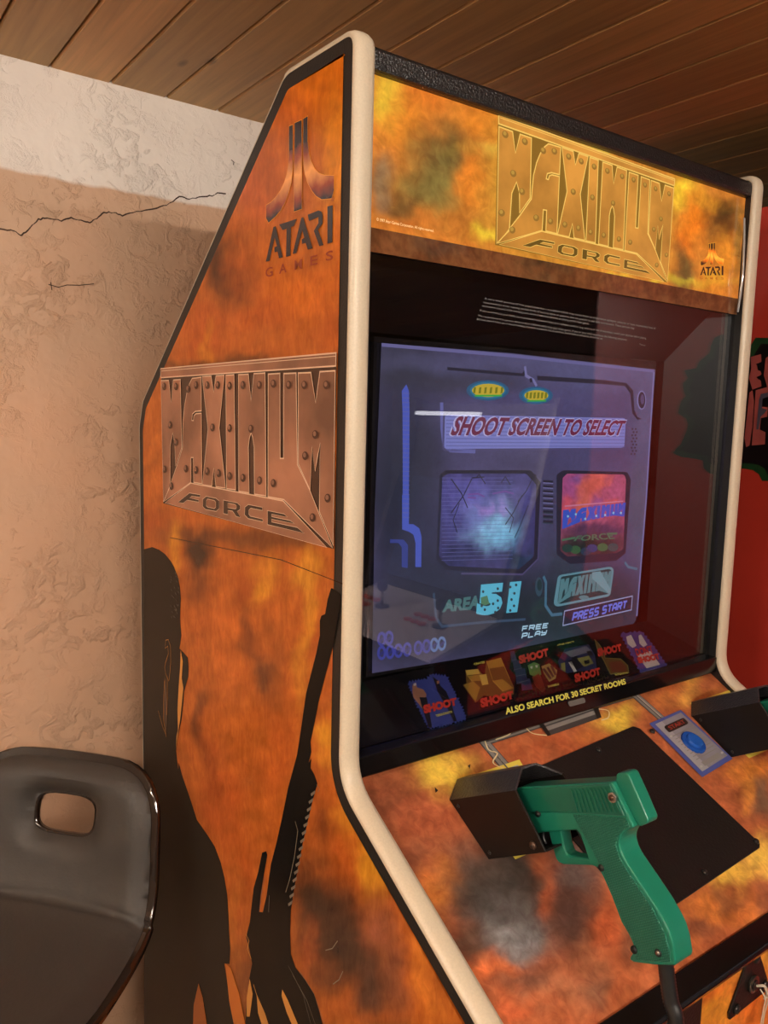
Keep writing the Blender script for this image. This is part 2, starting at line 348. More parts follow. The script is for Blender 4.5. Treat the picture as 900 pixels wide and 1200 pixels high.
# ------------------------------------------------------------------ the shooting-game cabinet
CAB = empty('arcade_cabinet', (.34, .3, 0), 'tall arcade cabinet wrapped in orange flame artwork with glowing screen and cream edging', 'arcade cabinet')
XL, XR = 0.0, .68
GY = .018
CREAM = mat('cream_edge_plastic', (206, 190, 166), .38, bump=.12, scale=500, var=.05)
DARKTXT = mat('black_textured_steel', (19, 19, 21), .34, bump=.6, scale=420, spec=.8)
GLOSSBLK = mat('gloss_black', (14, 12, 13), .18)
CPA = math.radians(30); CO = V((0, .02, 1.113)); CV = V((0, -math.cos(CPA), -math.sin(CPA))); CN = V((0, -math.sin(CPA), math.cos(CPA)))
def cpt(u, v, h=0): return CO + V((u, 0, 0)) + CV*v + CN*h
prof = [(.006, 1.856), (.136, 1.858), (.583, 1.511), (.600, 1.47), (.600, 0.02), (-.20, .02), (-.235, .86), (-.279, .935), (-.279, .948), (.006, 1.1135)]
prof_r = [.014, .03, .02, .02, 0, 0, .02, .01, .008, .055]
P2 = [(p.x, p.y) for p in fillet([V((a, b)) for a, b in prof], prof_r, 8)]
def inset(poly, d):
    out = []; m = len(poly)
    for i in range(m):
        a, b, c = V(poly[i-1]), V(poly[i]), V(poly[(i+1) % m])
        t1 = (b-a).normalized(); t2 = (c-b).normalized(); n = V((-(t1+t2).y, (t1+t2).x)).normalized(); k = d/max(.4, n.dot(V((-t1.y, t1.x))))
        out.append(b+n*k*INS)
    return out
ar = sum(P2[i-1][0]*P2[i][1]-P2[i][0]*P2[i-1][1] for i in range(len(P2))); INS = 1 if ar > 0 else -1
def moulding(x0):
    mb = MB(); sec = [(-.0004, -.001), (-.0008, .0008), (.0005, .0042), (.005, .0062), (.011, .0067), (.017, .0062), (.0215, .0042), (.0228, .0008), (.0224, -.001)]
    n = len(P2); vs = []; fs = []
    rings = [[a.lerp(V(c), .7) if c[0] > .138 else a for a, c in zip(inset(P2, -o), P2)] for _, o in sec]
    for i in range(n):
        for (x, o), rg in zip(sec, rings): vs.append((x0+x, rg[i].x, rg[i].y))
    m = len(sec)
    for i in range(n):
        j = (i+1) % n
        for k in range(m-1): fs.append((i*m+k, i*m+k+1, j*m+k+1, j*m+k))
    mb.add(vs, fs, CREAM, smooth=True); return mb
SIDEART = paint_mat('flame_print_side', rough=.22, grain=.06, scale=26, stretch=(1, 1.6, .7), spec=.25, lick=.17)
side_blobs = [
 (385, 90, 60, 70, (222, 118, 22), .9), (400, 200, 26, 80, (226, 142, 30), .85), (335, 130, 22, 40, (205, 100, 30), .7), (300, 215, 30, 50, (206, 98, 36), .8),
 (262, 310, 20, 42, (78, 44, 26), .95), (285, 330, 18, 26, (150, 72, 30), .6), (240, 385, 24, 26, (196, 92, 34), .7), (345, 340, 40, 34, (216, 112, 28), .8), (395, 300, 18, 50, (208, 108, 30), .7),
 (243, 402, 6, 22, (205, 125, 36), .7), (300, 372, 34, 14, (190, 88, 30), .6), (395, 385, 20, 22, (190, 92, 34), .6),
 (290, 424, 130, 11, (84, 50, 28), .8), (182, 520, 14, 60, (200, 108, 36), .8), (400, 520, 9, 130, (120, 66, 32), .7), (300, 632, 120, 16, (112, 64, 34), .85), (178, 610, 14, 20, (175, 85, 32), .7),
 (236, 652, 14, 27, (60, 42, 32), 1), (206, 640, 9, 22, (216, 140, 44), .8), (226, 690, 14, 20, (112, 60, 32), .7), (311, 680, 15, 24, (224, 150, 42), .85), (362, 670, 16, 24, (212, 138, 42), .8), (282, 690, 12, 20, (170, 80, 30), .7),
 (250, 725, 26, 28, (200, 104, 40), .7), (294, 745, 12, 34, (112, 58, 34), .7), (302, 795, 14, 26, (88, 56, 40), .8), (268, 770, 16, 40, (205, 108, 42), .6), (240, 840, 9, 36, (104, 62, 38), .75), (320, 800, 12, 60, (120, 66, 36), .5),
 (362, 715, 9, 60, (224, 152, 46), .7), (352, 790, 8, 40, (214, 136, 44), .7), (388, 770, 12, 50, (186, 92, 42), .8), (405, 830, 10, 50, (178, 84, 44), .7), (388, 868, 12, 26, (226, 158, 42), .8), (330, 880, 20, 40, (194, 94, 34), .6), (262, 950, 30, 50, (190, 88, 30), .7), (246, 900, 10, 60, (170, 76, 28), .6),
 (374, 970, 20, 26, (124, 64, 34), .8), (412, 955, 18, 22, (218, 142, 44), .8), (440, 1012, 20, 44, (216, 150, 42), .85), (400, 1010, 16, 40, (192, 96, 36), .7), (285, 1020, 16, 40, (186, 88, 30), .7), (275, 1080, 10, 60, (196, 112, 40), .7),
 (374, 1058, 34, 46, (60, 46, 38), .95), (404, 1115, 44, 54, (54, 42, 36), .95), (364, 1110, 9, 30, (170, 86, 44), .7), (445, 1080, 24, 34, (150, 84, 56), .8), (498, 1135, 14, 56, (218, 128, 46), .85), (462, 1150, 16, 50, (128, 76, 56), .8), (432, 1165, 22, 34, (78, 58, 50), .9), (520, 1185, 16, 30, (205, 118, 46), .8), (300, 1160, 40, 60, (96, 62, 40), .6)]
SIDE = Plane((-1, 0, 0), (-.0225, 0, 0))
ART_A = inset(P2, .0165)
INK = mat('print_black', (31, 28, 24), .26, spec=.12); INK2 = mat('print_black_deep', (16, 14, 13), .26, spec=.12)
def side_shell(x0, name):
    mb = MB(); mb.prism([(x0, a, b) for a, b in P2], BLACK, (0, 0, 0), (.022, 0, 0)); o = mb.build(name, CAB)
    tag(moulding(x0).build('edge_moulding', o)); return o
LP = side_shell(-.022, 'side_panel'); RP = side_shell(.68, 'side_panel')
mb = MB()
painted(mb, [V((-.0225, p.x, p.y)) for p in ART_A], .0038, SIDEART, painter((192, 102, 38), side_blobs, 13, .018, .92, .22, 3, 1.0), ((0, 1, 0), (0, 0, 1)))
n = V((-1, 0, 0))
c4 = (160, 620, 3.2143); c5 = (160, 880, 2.25)
def q4(l): return [c2p(q, c4) for q in l]
def q5(l): return [c2p(q, c5) for q in l]
man = q4([(27, 76), (60, 68), (86, 78), (108, 94), (128, 118), (142, 142), (156, 178), (164, 215), (168, 262), (166, 300), (165, 340), (170, 400), (163, 450), (178, 465), (194, 484), (197, 520), (196, 556), (186, 590), (180, 612), (178, 650), (170, 720), (158, 775), (150, 835), (154, 870), (158, 905)]) + \
      q5([(112, 30), (120, 62), (140, 120), (160, 182), (188, 222), (207, 252), (222, 292), (232, 332), (240, 380), (243, 430), (245, 480), (248, 520), (246, 562), (232, 560), (238, 600), (246, 650), (256, 690), (262, 790), (20, 790)])
man = [(max(x, 169.2), y) for x, y in man]
mb.fill([SIDE.many(man, .0004)], INK)
gun = q4([(735, 222), (752, 230), (771, 246), (769, 285), (756, 360), (742, 440), (716, 540), (690, 640), (674, 720), (657, 800), (660, 840), (650, 880)]) + q5([(462, 20), (460, 45), (470, 62), (478, 86), (465, 132), (452, 188), (440, 240), (428, 300), (415, 372), (408, 420), (406, 480), (408, 535), (420, 570), (446, 604), (470, 642), (484, 690), (510, 790), (284, 790), (290, 680), (298, 600), (306, 560), (298, 520), (290, 490), (300, 450), (303, 420), (310, 360), (322, 318), (332, 268), (343, 264), (346, 274), (338, 320), (328, 380), (324, 424), (334, 425), (344, 380), (355, 300), (370, 242), (386, 170), (400, 100)]) + q4([(606, 850), (620, 760), (640, 620), (660, 540), (678, 470), (692, 400), (692, 345), (698, 326), (712, 320), (722, 262)])
mb.fill([SIDE.many(gun, .0006)], INK2)
RIM = mat('print_rim_light', (205, 138, 62), .25); RIM2 = mat('print_rim_orange', (206, 112, 36), .25); GREY = mat('print_highlight_grey', (120, 108, 92), .25); DK = mat('print_dark_brown', (70, 42, 26), .25)
for pts in ([(168, 455), (166, 520), (160, 600), (156, 680), (158, 770), (150, 830), (152, 780), (166, 720), (174, 640), (178, 600), (172, 560), (176, 500)],):
    mb.fill([SIDE.many(pts, .0007, c4)], RIM)
mb.fill([SIDE.many([(108, 560), (105, 640), (104, 720), (114, 780), (118, 700), (116, 620), (112, 565)], .0007, c4)], DK)
for pts, w in (([(112, 418), (122, 416), (130, 440), (131, 500), (128, 540), (124, 572), (112, 545), (108, 520), (112, 500), (122, 470), (120, 440), (110, 450), (112, 418)], .0008), ([(108, 570), (104, 640), (104, 720), (114, 782)], .0009), ([(118, 560), (118, 640), (116, 700)], .0009), ([(84, 684), (100, 742), (112, 772)], .0008)):
    mb.ribbon(SIDE.many(pts, .0009, c4), w, n, RIM)
for k in range(34):
    x = 132+random.uniform(-4, 30); y = random.uniform(160, 330)
    mb.ribbon(SIDE.many([(x, y), (x+4, y+7)], .0009, c4), .0008, n, GREY)
for a in range(15):     # teeth of the ammunition rail along the gun
    t = a/14; x = 468+(408-468)*t**.9; y = 110+(400-110)*t
    mb.fill([SIDE.many([(x-7, y+2), (x+5, y-7), (x+4, y+2), (x-5, y+9)], .0009, c5)], GREY)
for pts, w in (([(420, 185), (427, 210), (418, 280), (405, 340), (395, 372)], .0012), ([(476, 88), (484, 100), (480, 108)], .0008), ([(340, 330), (330, 380), (326, 425)], .0008), ([(352, 380), (350, 424)], .001), ([(290, 482), (298, 500), (294, 522), (304, 548)], .0016), ([(500, 525), (518, 520), (532, 500)], .001), ([(520, 614), (536, 602), (546, 580)], .001), ([(432, 580), (470, 640), (497, 720)], .0007), ([(414, 590), (452, 660), (480, 740)], .0007), ([(402, 565), (440, 640), (462, 720)], .0006), ([(310, 615), (330, 680), (352, 735)], .0016), ([(612, 775), (640, 792), (655, 800)], .0)):
    if w: mb.ribbon(SIDE.many(pts, .0009, c5), w, n, GREY if w < .0015 else RIM)
for pts in ([(165, 612), (176, 650), (190, 740), (150, 740), (152, 670)], [(236, 560), (250, 572), (272, 640), (292, 740), (262, 740), (246, 660)], [(386, 628), (400, 655), (436, 740), (420, 740), (398, 690), (384, 645)], [(300, 600), (308, 640), (300, 700), (292, 700), (292, 650)], [(318, 640), (340, 690), (356, 740), (338, 740), (322, 690)]):
    mb.fill([SIDE.many(pts, .0009, c5)], RIM2 if pts[0][0] < 250 else RIM)
mb.ribbon(SIDE.many([(200, 630), (330, 656), (402, 684)], .0007), .0009, n, DK)
ART = mb.build('side_artwork', LP)

# the riveted title plate, traced once and used on the side and on the marquee
TC = [(93, 105), (753, 45), (742, 784), (102, 610)]
LET = {'M': [(95, 148), (124, 147), (133, 230), (141, 146), (168, 144), (173, 400), (150, 470), (147, 385), (139, 345), (130, 395), (129, 548), (104, 604)],
 'A': [(178, 300), (184, 240), (192, 196), (202, 160), (212, 140), (246, 135), (247, 262), (224, 264), (213, 274), (211, 298), (217, 299), (219, 281), (226, 273), (247, 271), (249, 537), (218, 531), (217, 438), (208, 438), (208, 531), (107, 603), (152, 477), (176, 402)],
 'X': [(250, 133), (284, 131), (293, 192), (302, 130), (333, 128), (314, 326), (338, 553), (302, 548), (294, 478), (286, 546), (251, 540), (272, 330)],
 'I': [(339, 128), (370, 126), (376, 560), (342, 555)],
 'N': [(387, 126), (424, 124), (434, 224), (445, 122), (487, 120), (491, 583), (447, 576), (446, 400), (440, 360), (434, 345), (428, 365), (424, 400), (427, 572), (388, 565)],
 'U': [(499, 124), (543, 121), (544, 442), (557, 442), (558, 122), (604, 120), (609, 465), (655, 560), (742, 780), (558, 597), (498, 586)],
 'W': [(612, 120), (660, 118), (678, 232), (694, 115), (752, 111), (744, 770), (692, 642), (695, 385), (686, 430), (676, 490), (664, 400), (657, 560), (613, 463)]}
FRC = [[[(160, 606), (203, 571), (243, 578), (243, 588), (212, 583), (204, 590), (238, 597), (238, 606), (194, 598), (180, 610)]],
 [[(266, 584), (303, 591), (315, 601), (315, 630), (304, 641), (264, 633), (253, 622), (254, 594)], [(272, 594), (267, 600), (266, 619), (272, 625), (297, 630), (302, 625), (302, 606), (297, 600)]],
 [[(331, 598), (384, 609), (395, 620), (394, 634), (383, 641), (396, 664), (379, 660), (366, 640), (348, 637), (348, 653), (331, 649)], [(348, 610), (348, 627), (376, 632), (380, 628), (380, 620), (375, 615)]],
 [[(478, 626), (425, 615), (412, 625), (411, 654), (424, 668), (480, 681), (480, 670), (432, 659), (427, 651), (427, 637), (434, 629), (478, 638)]],
 [[(497, 638), (560, 651), (573, 663), (513, 652), (513, 661), (584, 676), (600, 688), (513, 671), (513, 681), (610, 702), (636, 724), (497, 691)]]]
RIV = [(108, 170), (152, 170), (198, 180), (228, 165), (270, 165), (310, 165), (355, 168), (405, 165), (467, 165), (520, 160), (578, 165), (637, 165), (720, 165), (130, 315), (152, 380), (290, 325), (355, 328), (435, 330), (678, 352), (640, 432), (110, 482), (135, 545), (190, 480), (228, 485), (270, 490), (313, 497), (355, 508), (405, 515), (468, 525), (520, 535), (725, 592), (668, 665)]
def title_plate(plane, px, mm, parent, letters_glow=0):
    """mm: plate, face, line, ink, rivet materials"""
    g = homog(TC, px); mb = MB(); n = plane.n
    def P(l, o): return plane.many([g(q) for q in l], o)
    mb.fill([P([(93, 105), (755, 45), (744, 784), (102, 610)], .0004)], mm[0])
    mb.fill([P([(93, 103), (755, 44), (754, 93), (94, 137)], .0008)], mm[1]); mb.ribbon(P([(93, 103), (755, 44), (754, 93), (94, 137)], .0012), .0016, n, mm[2], True)
    mb.ribbon(P([(96, 112), (754, 56)], .0012), .0008, n, mm[2])
    for l in LET.values():
        mb.fill([P(l, .0008)], mm[1]); mb.ribbon(P(l, .0012), .0015, n, mm[2], True)
    fb_ = [(110, 608), (207, 534), (555, 602), (720, 778)]
    mb.fill([P(fb_, .0008)], mm[1]); mb.ribbon(P(fb_, .0012), .0015, n, mm[2], True)
    for l in FRC:
        mb.fill([P(q, .0014) for q in l], mm[3])
        for q in l: mb.ribbon(P(q, .0016), .0007, n, mm[2], True)
    for x, y in RIV:
        rx, ry = 6+6*(x/750), 14+3*(x/750)
        mb.fill([P([(x+rx*math.cos(t*math.pi/6), y+ry*math.sin(t*math.pi/6)) for t in range(12)], .0018)], mm[4])
        mb.fill([P([(x-1.5+rx*.55*math.cos(t*math.pi/4), y-3+ry*.6*math.sin(t*math.pi/4)) for t in range(8)], .0021)], mm[5])
    return mb.build('title_plate', parent)
COP = mat('print_copper', (150, 102, 78), .22, var=.5, scale=8); 
title_plate(SIDE, [(189, 432.7), (394.3, 414), (390.9, 643.3), (191.7, 589.8)],
  [mat('print_plate_dark', (62, 36, 24), .22, var=.2, scale=20), COP, mat('print_copper_line', (226, 188, 158), .22), mat('print_plate_ink', (52, 34, 26), .22), mat('print_rivet_dark', (78, 48, 36), .22), mat('print_rivet', (140, 98, 78), .22)], LP)
# maker's emblem
c1 = (280, 110, 5.22)
EMB = [[(310, 200), (333, 190), (333, 400), (331, 480), (324, 540), (308, 605), (285, 668), (258, 715), (228, 750), (185, 789), (170, 762), (170, 682), (200, 664), (230, 632), (258, 592), (280, 545), (296, 495), (305, 440), (310, 390)],
       [(345, 180), (387, 161), (389, 704), (340, 721)],
       [(397, 155), (424, 138), (424, 290), (432, 360), (446, 415), (466, 460), (492, 487), (525, 500), (584, 502), (585, 590), (572, 640), (510, 646), (476, 625), (448, 590), (425, 545), (408, 490), (399, 430), (396, 350)]]
LT = [[(168, 1027), (215, 815), (228, 810), (272, 1000), (248, 1006), (240, 965), (222, 970), (220, 940), (236, 932), (222, 880), (190, 1022)], [(250, 800), (358, 765), (340, 808), (322, 815), (318, 990), (292, 997), (295, 826), (270, 834)],
      [(332, 980), (385, 760), (397, 755), (455, 945), (425, 953), (412, 912), (390, 918), (388, 892), (403, 880), (391, 832), (355, 975)], [(425, 740), (490, 714), (508, 720), (516, 742), (515, 795), (488, 832), (521, 925), (495, 932), (462, 838), (490, 792), (490, 754), (432, 778)], [(545, 690), (578, 682), (575, 910), (545, 916)]]
def emblem_mat(name, emit=0, dark=(44, 36, 48), light=(250, 170, 92), red=(150, 62, 40)):
    m, nt, b = node_mat(name); N = nt.nodes; L = nt.links
    tc = N.new('ShaderNodeTexCoord'); mp = N.new('ShaderNodeMapping'); L.new(tc.outputs['Generated'], mp.inputs['Vector']); 
    sp = N.new('ShaderNodeSeparateXYZ'); L.new(mp.outputs[0], sp.inputs[0])
    no = N.new('ShaderNodeTexNoise'); no.inputs['Scale'].default_value = 9; L.new(tc.outputs['Generated'], no.inputs['Vector'])
    a = N.new('ShaderNodeMath'); a.operation = 'MULTIPLY_ADD'; a.inputs[1].default_value = .12; L.new(no.outputs['Fac'], a.inputs[0]); L.new(sp.outputs['Z'], a.inputs[2])
    r = N.new('ShaderNodeValToRGB'); L.new(a.outputs[0], r.inputs[0]); e = r.color_ramp.elements
    e[0].position = .40; e[0].color = lin(dark); e[1].position = .90; e[1].color = lin(dark)
    for p, c in ((.47, dark), (.56, red), (.70, light), (.82, red)): q = e.new(p); q.color = lin(c)
    L.new(r.outputs[0], b.inputs['Base Color']); b.inputs['Roughness'].default_value = .22
    if emit: L.new(r.outputs[0], b.inputs['Emission Color']); b.inputs['Emission Strength'].default_value = emit
    return m
def emblem(plane, px, parent, em, ink, red, halo, small=False):
    g = homog([(168, 138), (590, 138), (590, 1120), (168, 1120)], px); mb = MB()
    def P(l, o): return plane.many([g(q) for q in l], o)
    for l in EMB: mb.fill([P(l, .0008)], em); mb.ribbon(P(l, .0007), .0012, plane.n, halo, True)
    for l in LT: mb.fill([P(l, .0008)], ink)
    for ch, x, y in zip('GAMES', (188, 272, 366, 462, 557), (1090, 1068, 1044, 1018, 990)):
        text(mb, ch, P([(x-22, y-23), (x+23, y-35), (x+23, y+24), (x-22, y+34)], .0008), red, .012)
    if not small:
        mb.ribbon(P([(578+8*math.cos(t*.5236), 642+14*math.sin(t*.5236)) for t in range(12)], .0008), .0004, plane.n, red, True)
        text(mb, 'R', P([(574, 634), (582, 632), (582, 650), (574, 652)], .0008), red)
    return mb.build('maker_emblem', parent)
emblem(SIDE, [c2p(q, c1) for q in ((168, 138), (590, 138), (590, 1120), (168, 1120))], LP, emblem_mat('print_emblem'), mat('print_navy', (46, 38, 44), .22), mat('print_red_brown', (150, 62, 34), .22), mat('print_halo', (240, 160, 56), .22))

# cabinet box
mb = MB(); mb.box((XL, .0065, 1.8295), (XR, .15, 1.8515), DARKTXT, .004); mb.build('top_trim', CAB)
mb = MB()
for (a, b) in (((.15, 1.845), (.57, 1.50)), ((.585, 1.49), (.585, .03))):
    d = V((0, b[0]-a[0], b[1]-a[1])).normalized(); nn = V((0, d.z, -d.y))*-.015
    mb.prism([(XL, *a), (XR, *a), (XR, *b), (XL, *b)], BLACK, (0, 0, 0), nn)
mb.box((XL, -.2, .03), (XR, .58, .05), BLACK); mb.build('rear_panel', CAB)
# marquee: backlit film behind clear plastic
MAR = Plane((0, -1, 0), (0, GY-.002, 0))
mar_blobs = [(455, 110, 16, 34, (246, 200, 64), .9), (478, 150, 22, 30, (236, 140, 44), .7), (500, 110, 30, 20, (226, 120, 40), .7), (522, 180, 40, 34, (104, 88, 48), .95), (508, 222, 46, 32, (126, 110, 58), .95), (450, 205, 12, 26, (126, 108, 82), .8), (468, 243, 18, 14, (110, 78, 44), .8), (445, 235, 10, 16, (138, 112, 84), .7),
 (553, 212, 16, 44, (236, 128, 40), .85), (562, 140, 26, 20, (226, 132, 40), .7), (548, 262, 20, 14, (170, 96, 40), .7), (568, 276, 14, 9, (246, 214, 60), .9), (480, 262, 30, 8, (206, 112, 46), .6),
 (600, 210, 30, 80, (206, 150, 50), .7), (690, 250, 110, 70, (206, 156, 58), .8), (800, 225, 16, 14, (250, 204, 56), .9), (812, 262, 18, 26, (244, 128, 32), .9), (806, 290, 10, 14, (238, 120, 34), .7), (846, 255, 20, 24, (72, 54, 28), .95), (800, 318, 10, 30, (104, 86, 46), .9), (850, 300, 12, 26, (224, 138, 40), .8), (838, 330, 16, 14, (226, 136, 42), .8), (866, 280, 6, 40, (120, 90, 40), .7), (826, 236, 10, 10, (226, 150, 44), .7), (700, 330, 120, 6, (236, 206, 60), .8), (690, 172, 120, 7, (230, 196, 80), .7)]
MARL = paint_mat('backlit_film', rough=.12, emit=.84, diff=.18, grain=.07, scale=24, lick=.18); MARD = paint_mat('unlit_film', rough=.12, diff=.55, grain=.15, scale=24)
mb = MB(); y = GY-.002; cm = painter((214, 126, 48), mar_blobs, 8, .03, 1.0, .22, 9)
cl = painter((150, 96, 62), [(520, 285, 30, 14, (110, 84, 70), .8), (640, 310, 30, 12, (120, 92, 66), .8), (760, 335, 40, 12, (150, 88, 58), .7)], 10, .05, 1, .35, 4)
painted(mb, [V((XL, y, 1.6855)), V((XR, y, 1.6855)), V((XR, y, 1.8295)), V((XL, y, 1.8295))], .0034, MARL, cm, ((1, 0, 0), (0, 0, 1)))
painted(mb, [V((XL, y, 1.662)), V((XR, y, 1.662)), V((XR, y, 1.6855)), V((XL, y, 1.6855))], .0045, MARD, cl, ((1, 0, 0), (0, 0, 1)))
n0 = len(mb.v)
mb.box((XL, y+.0015, 1.662), (XR, y+.004, 1.8295), GLOSSBLK)
EY = mat('film_small_print', (235, 200, 140), .3, emit=.6)
text(mb, '© 1997 Atari Games Corporation. All rights reserved.', MAR.many([(441, 255), (508, 269), (508, 273), (441, 260)], .0006), EY)
MQ = mb.build('marquee', CAB)
def em(nm, c, v=0, e=.8): return mat(nm, c, .12, var=v, scale=14, emit=e, k=.2)
title_plate(MAR, [(583.5, 135.5), (789.5, 210), (781, 331), (580, 287)], [em('film_plate', (142, 104, 40)), em('film_gold', (204, 140, 60), .3), em('film_gold_line', (246, 200, 100)), em('film_ink', (112, 84, 34)), em('film_rivet', (156, 114, 50)), em('film_rivet_light', (190, 148, 66))], MQ)
emblem(MAR, [(821, 281), (848, 287), (848, 333), (820, 327)], MQ, emblem_mat('film_emblem', .7, (60, 40, 22), (246, 170, 60), (220, 110, 30)), em('film_navy', (52, 38, 26)), em('film_red', (190, 96, 30)), em('film_halo', (236, 160, 50)), True)
# glass in front of the monitor
def glassmat():
    m, nt, b = node_mat('clear_pane'); N = nt.nodes; L = nt.links; N.remove(b)
    out = [x for x in N if x.type == 'OUTPUT_MATERIAL'][0]
    lw = N.new('ShaderNodeLayerWeight'); lw.inputs['Blend'].default_value = .5
    pw = N.new('ShaderNodeMath'); pw.operation = 'POWER'; pw.inputs[1].default_value = 5; L.new(lw.outputs['Facing'], pw.inputs[0])
    ma = N.new('ShaderNodeMath'); ma.operation = 'MULTIPLY_ADD'; ma.inputs[1].default_value = .9; ma.inputs[2].default_value = .078; L.new(pw.outputs[0], ma.inputs[0])
    t = N.new('ShaderNodeBsdfTransparent'); t.inputs[0].default_value = (.9, .9, .91, 1); g = N.new('ShaderNodeBsdfGlossy'); g.inputs['Roughness'].default_value = .0
    mx = N.new('ShaderNodeMixShader'); L.new(ma.outputs[0], mx.inputs[0]); L.new(t.outputs[0], mx.inputs[1]); L.new(g.outputs[0], mx.inputs[2]); L.new(mx.outputs[0], out.inputs[0])
    return m
PANE = glassmat()
GP = Plane((0, -1, 0), (0, GY, 0))
mb = MB(); mb.box((XL+.0005, GY, 1.1385), (XR-.0005, GY+.003, 1.6615), PANE)
WT = mat('white_print', (140, 136, 134), .5, emit=.05)
warn = ['A very small portion of the population has a condition which may cause them to experience epileptic seizures or have momentary loss of', 'consciousness when viewing certain kinds of flashing lights or patterns that are present in our daily environment. These persons may', 'experience seizures while watching some kinds of television pictures or playing certain video games.',
        'If you or anyone in your family has experienced symptoms linked to an epileptic condition (e.g. seizures or loss of awareness) consult your physician before playing.', 'We recommend that parents observe their children while they play video games. If you or your child experience the following symptoms:', 'dizziness, altered vision, eye or muscle twitching, involuntary movements, loss of awareness, disorientation or convulsions, discontinue use.']
rows = [((567.5, 348.5), (768, 383.5), 1), ((566, 352.8), (767, 387.5), .88), ((565, 357), (690, 378), 1), ((562, 362.5), (757, 395), 1), ((559.5, 368.5), (754, 400), .9), ((558.5, 372.5), (706, 395.5), 1)]
for s_, (a, b, e) in zip(warn, rows):
    b = (a[0]+(b[0]-a[0])*e, a[1]+(b[1]-a[1])*e); text(mb, s_, GP.many([(a[0], a[1]), (b[0], b[1]), (b[0], b[1]+3.4), (a[0], a[1]+3.0)], .0005), WT)
text(mb, 'Thank you', GP.many([(749, 402.5), (756, 403.8), (756, 406), (749, 404.8)], .0005), WT)
mb.build('screen_glass', CAB)
# black surround, instruction card, monitor
SZ0, SZ1, SX0, SX1 = 1.186, 1.592, .062, .612
mb = MB(); o = [(XL, 1.138), (XR, 1.138), (XR, 1.70), (XL, 1.70)]; i_ = [(SX0, SZ0), (SX1, SZ0), (SX1, SZ1), (SX0, SZ1)]
SHROUD = mat('black_shroud', (12, 11, 12), .4, spec=.2)
for k in (1, 2, 3):
    j = (k+1) % 4; mb.add([(o[k][0], .024, o[k][1]), (o[j][0], .024, o[j][1]), (i_[j][0], .088, i_[j][1]), (i_[k][0], .088, i_[k][1])], [(0, 1, 2, 3)], SHROUD)
mb.box((XL+.001, .2, 1.1), (XR-.001, .22, 1.66), SHROUD)
mb.build('screen_surround', CAB)

# card with the shooting tips, below the screen
CARDN = V((0, -(SZ0-1.138), .064)).normalized()
CARD = Plane(CARDN, (0, .024, 1.138)); n = CARD.n
mb = MB(); mb.add([(XL, .024, 1.138), (XR, .024, 1.138), (SX1, .088, SZ0), (SX0, .088, SZ0)], [(0, 1, 2, 3)], mat('card_black', (18, 16, 17), .2))
def cmat(nm, c): return mat('card_'+nm, c, .3)
RED = cmat('red', (196, 58, 44)); YEL = cmat('yellow', (206, 200, 90)); BLU = cmat('blue', (52, 64, 136)); GOLD = cmat('gold', (156, 122, 46)); GOLDD = cmat('gold_dark', (98, 72, 28)); GOLDL = cmat('gold_light', (196, 166, 74)); WHT = cmat('white', (198, 196, 190)); GRN = cmat('green', (88, 124, 62)); DBL = cmat('dark_blue', (40, 44, 78)); BRN = cmat('brown', (110, 52, 34)); SKIN = cmat('tan', (150, 104, 82)); DRK = cmat('shadow', (22, 22, 30)); GRY = cmat('grey', (104, 104, 120)); OLV = cmat('olive', (128, 126, 70))
d3 = (420, 720, 4.0909); d4 = (600, 720, 3.4615)
def cf(pts, m, lay=1, ct=None): mb.fill([CARD.many(pts, .0004*lay, ct)], m)
def spiky(outline, amp, ct, m, k=4):
    o = []
    N_ = len(outline)
    for a, b in zip(outline, outline[1:]+outline[:1]):
        L_ = math.dist(a, b); q = max(1, int(L_/k)); nx, ny = (b[1]-a[1])/L_, -(b[0]-a[0])/L_
        for i in range(q):
            t = i/q; s_ = amp*random.uniform(.5, 1) if i % 2 else 0
            o.append((a[0]+(b[0]-a[0])*t+nx*s_, a[1]+(b[1]-a[1])*t+ny*s_))
    cf(o, m, 1, ct)
def ctX(s_, quad, m, lay=4, ct=None): ctx(s_, quad, m, lay, ct, .07)
def ctx(s_, quad, m, lay=4, ct=None, bold=.03): text(mb, s_, CARD.many(quad, .0004*lay, ct), m, bold)
# two gunmen on a blue burst
spiky([(240, 330), (330, 310), (350, 290), (420, 300), (470, 400), (515, 500), (450, 520), (340, 545), (290, 450)], 14, d3, BLU, 7)
cf([(258, 340), (272, 330), (280, 352), (310, 362), (325, 385), (320, 410), (330, 450), (348, 545), (338, 545), (315, 470), (295, 440), (262, 400), (258, 375)], SKIN, 2, d3)
cf([(290, 400), (326, 400), (336, 460), (352, 545), (335, 545), (312, 470)], DRK, 3, d3); cf([(262, 335), (274, 330), (277, 342), (263, 346)], WHT, 3, d3)
cf([(352, 300), (380, 318), (392, 345), (420, 370), (440, 420), (470, 512), (455, 515), (425, 450), (395, 400), (378, 370), (366, 330)], DRK, 2, d3); cf([(374, 322), (386, 320), (384, 334), (374, 336)], SKIN, 3, d3)
ctX('SHOOT', [(305, 440), (465, 402), (470, 440), (312, 482)], RED, 5, d3); ctx('TERRORISTS', [(366, 486), (444, 466), (446, 476), (370, 497)], YEL, 5, d3)
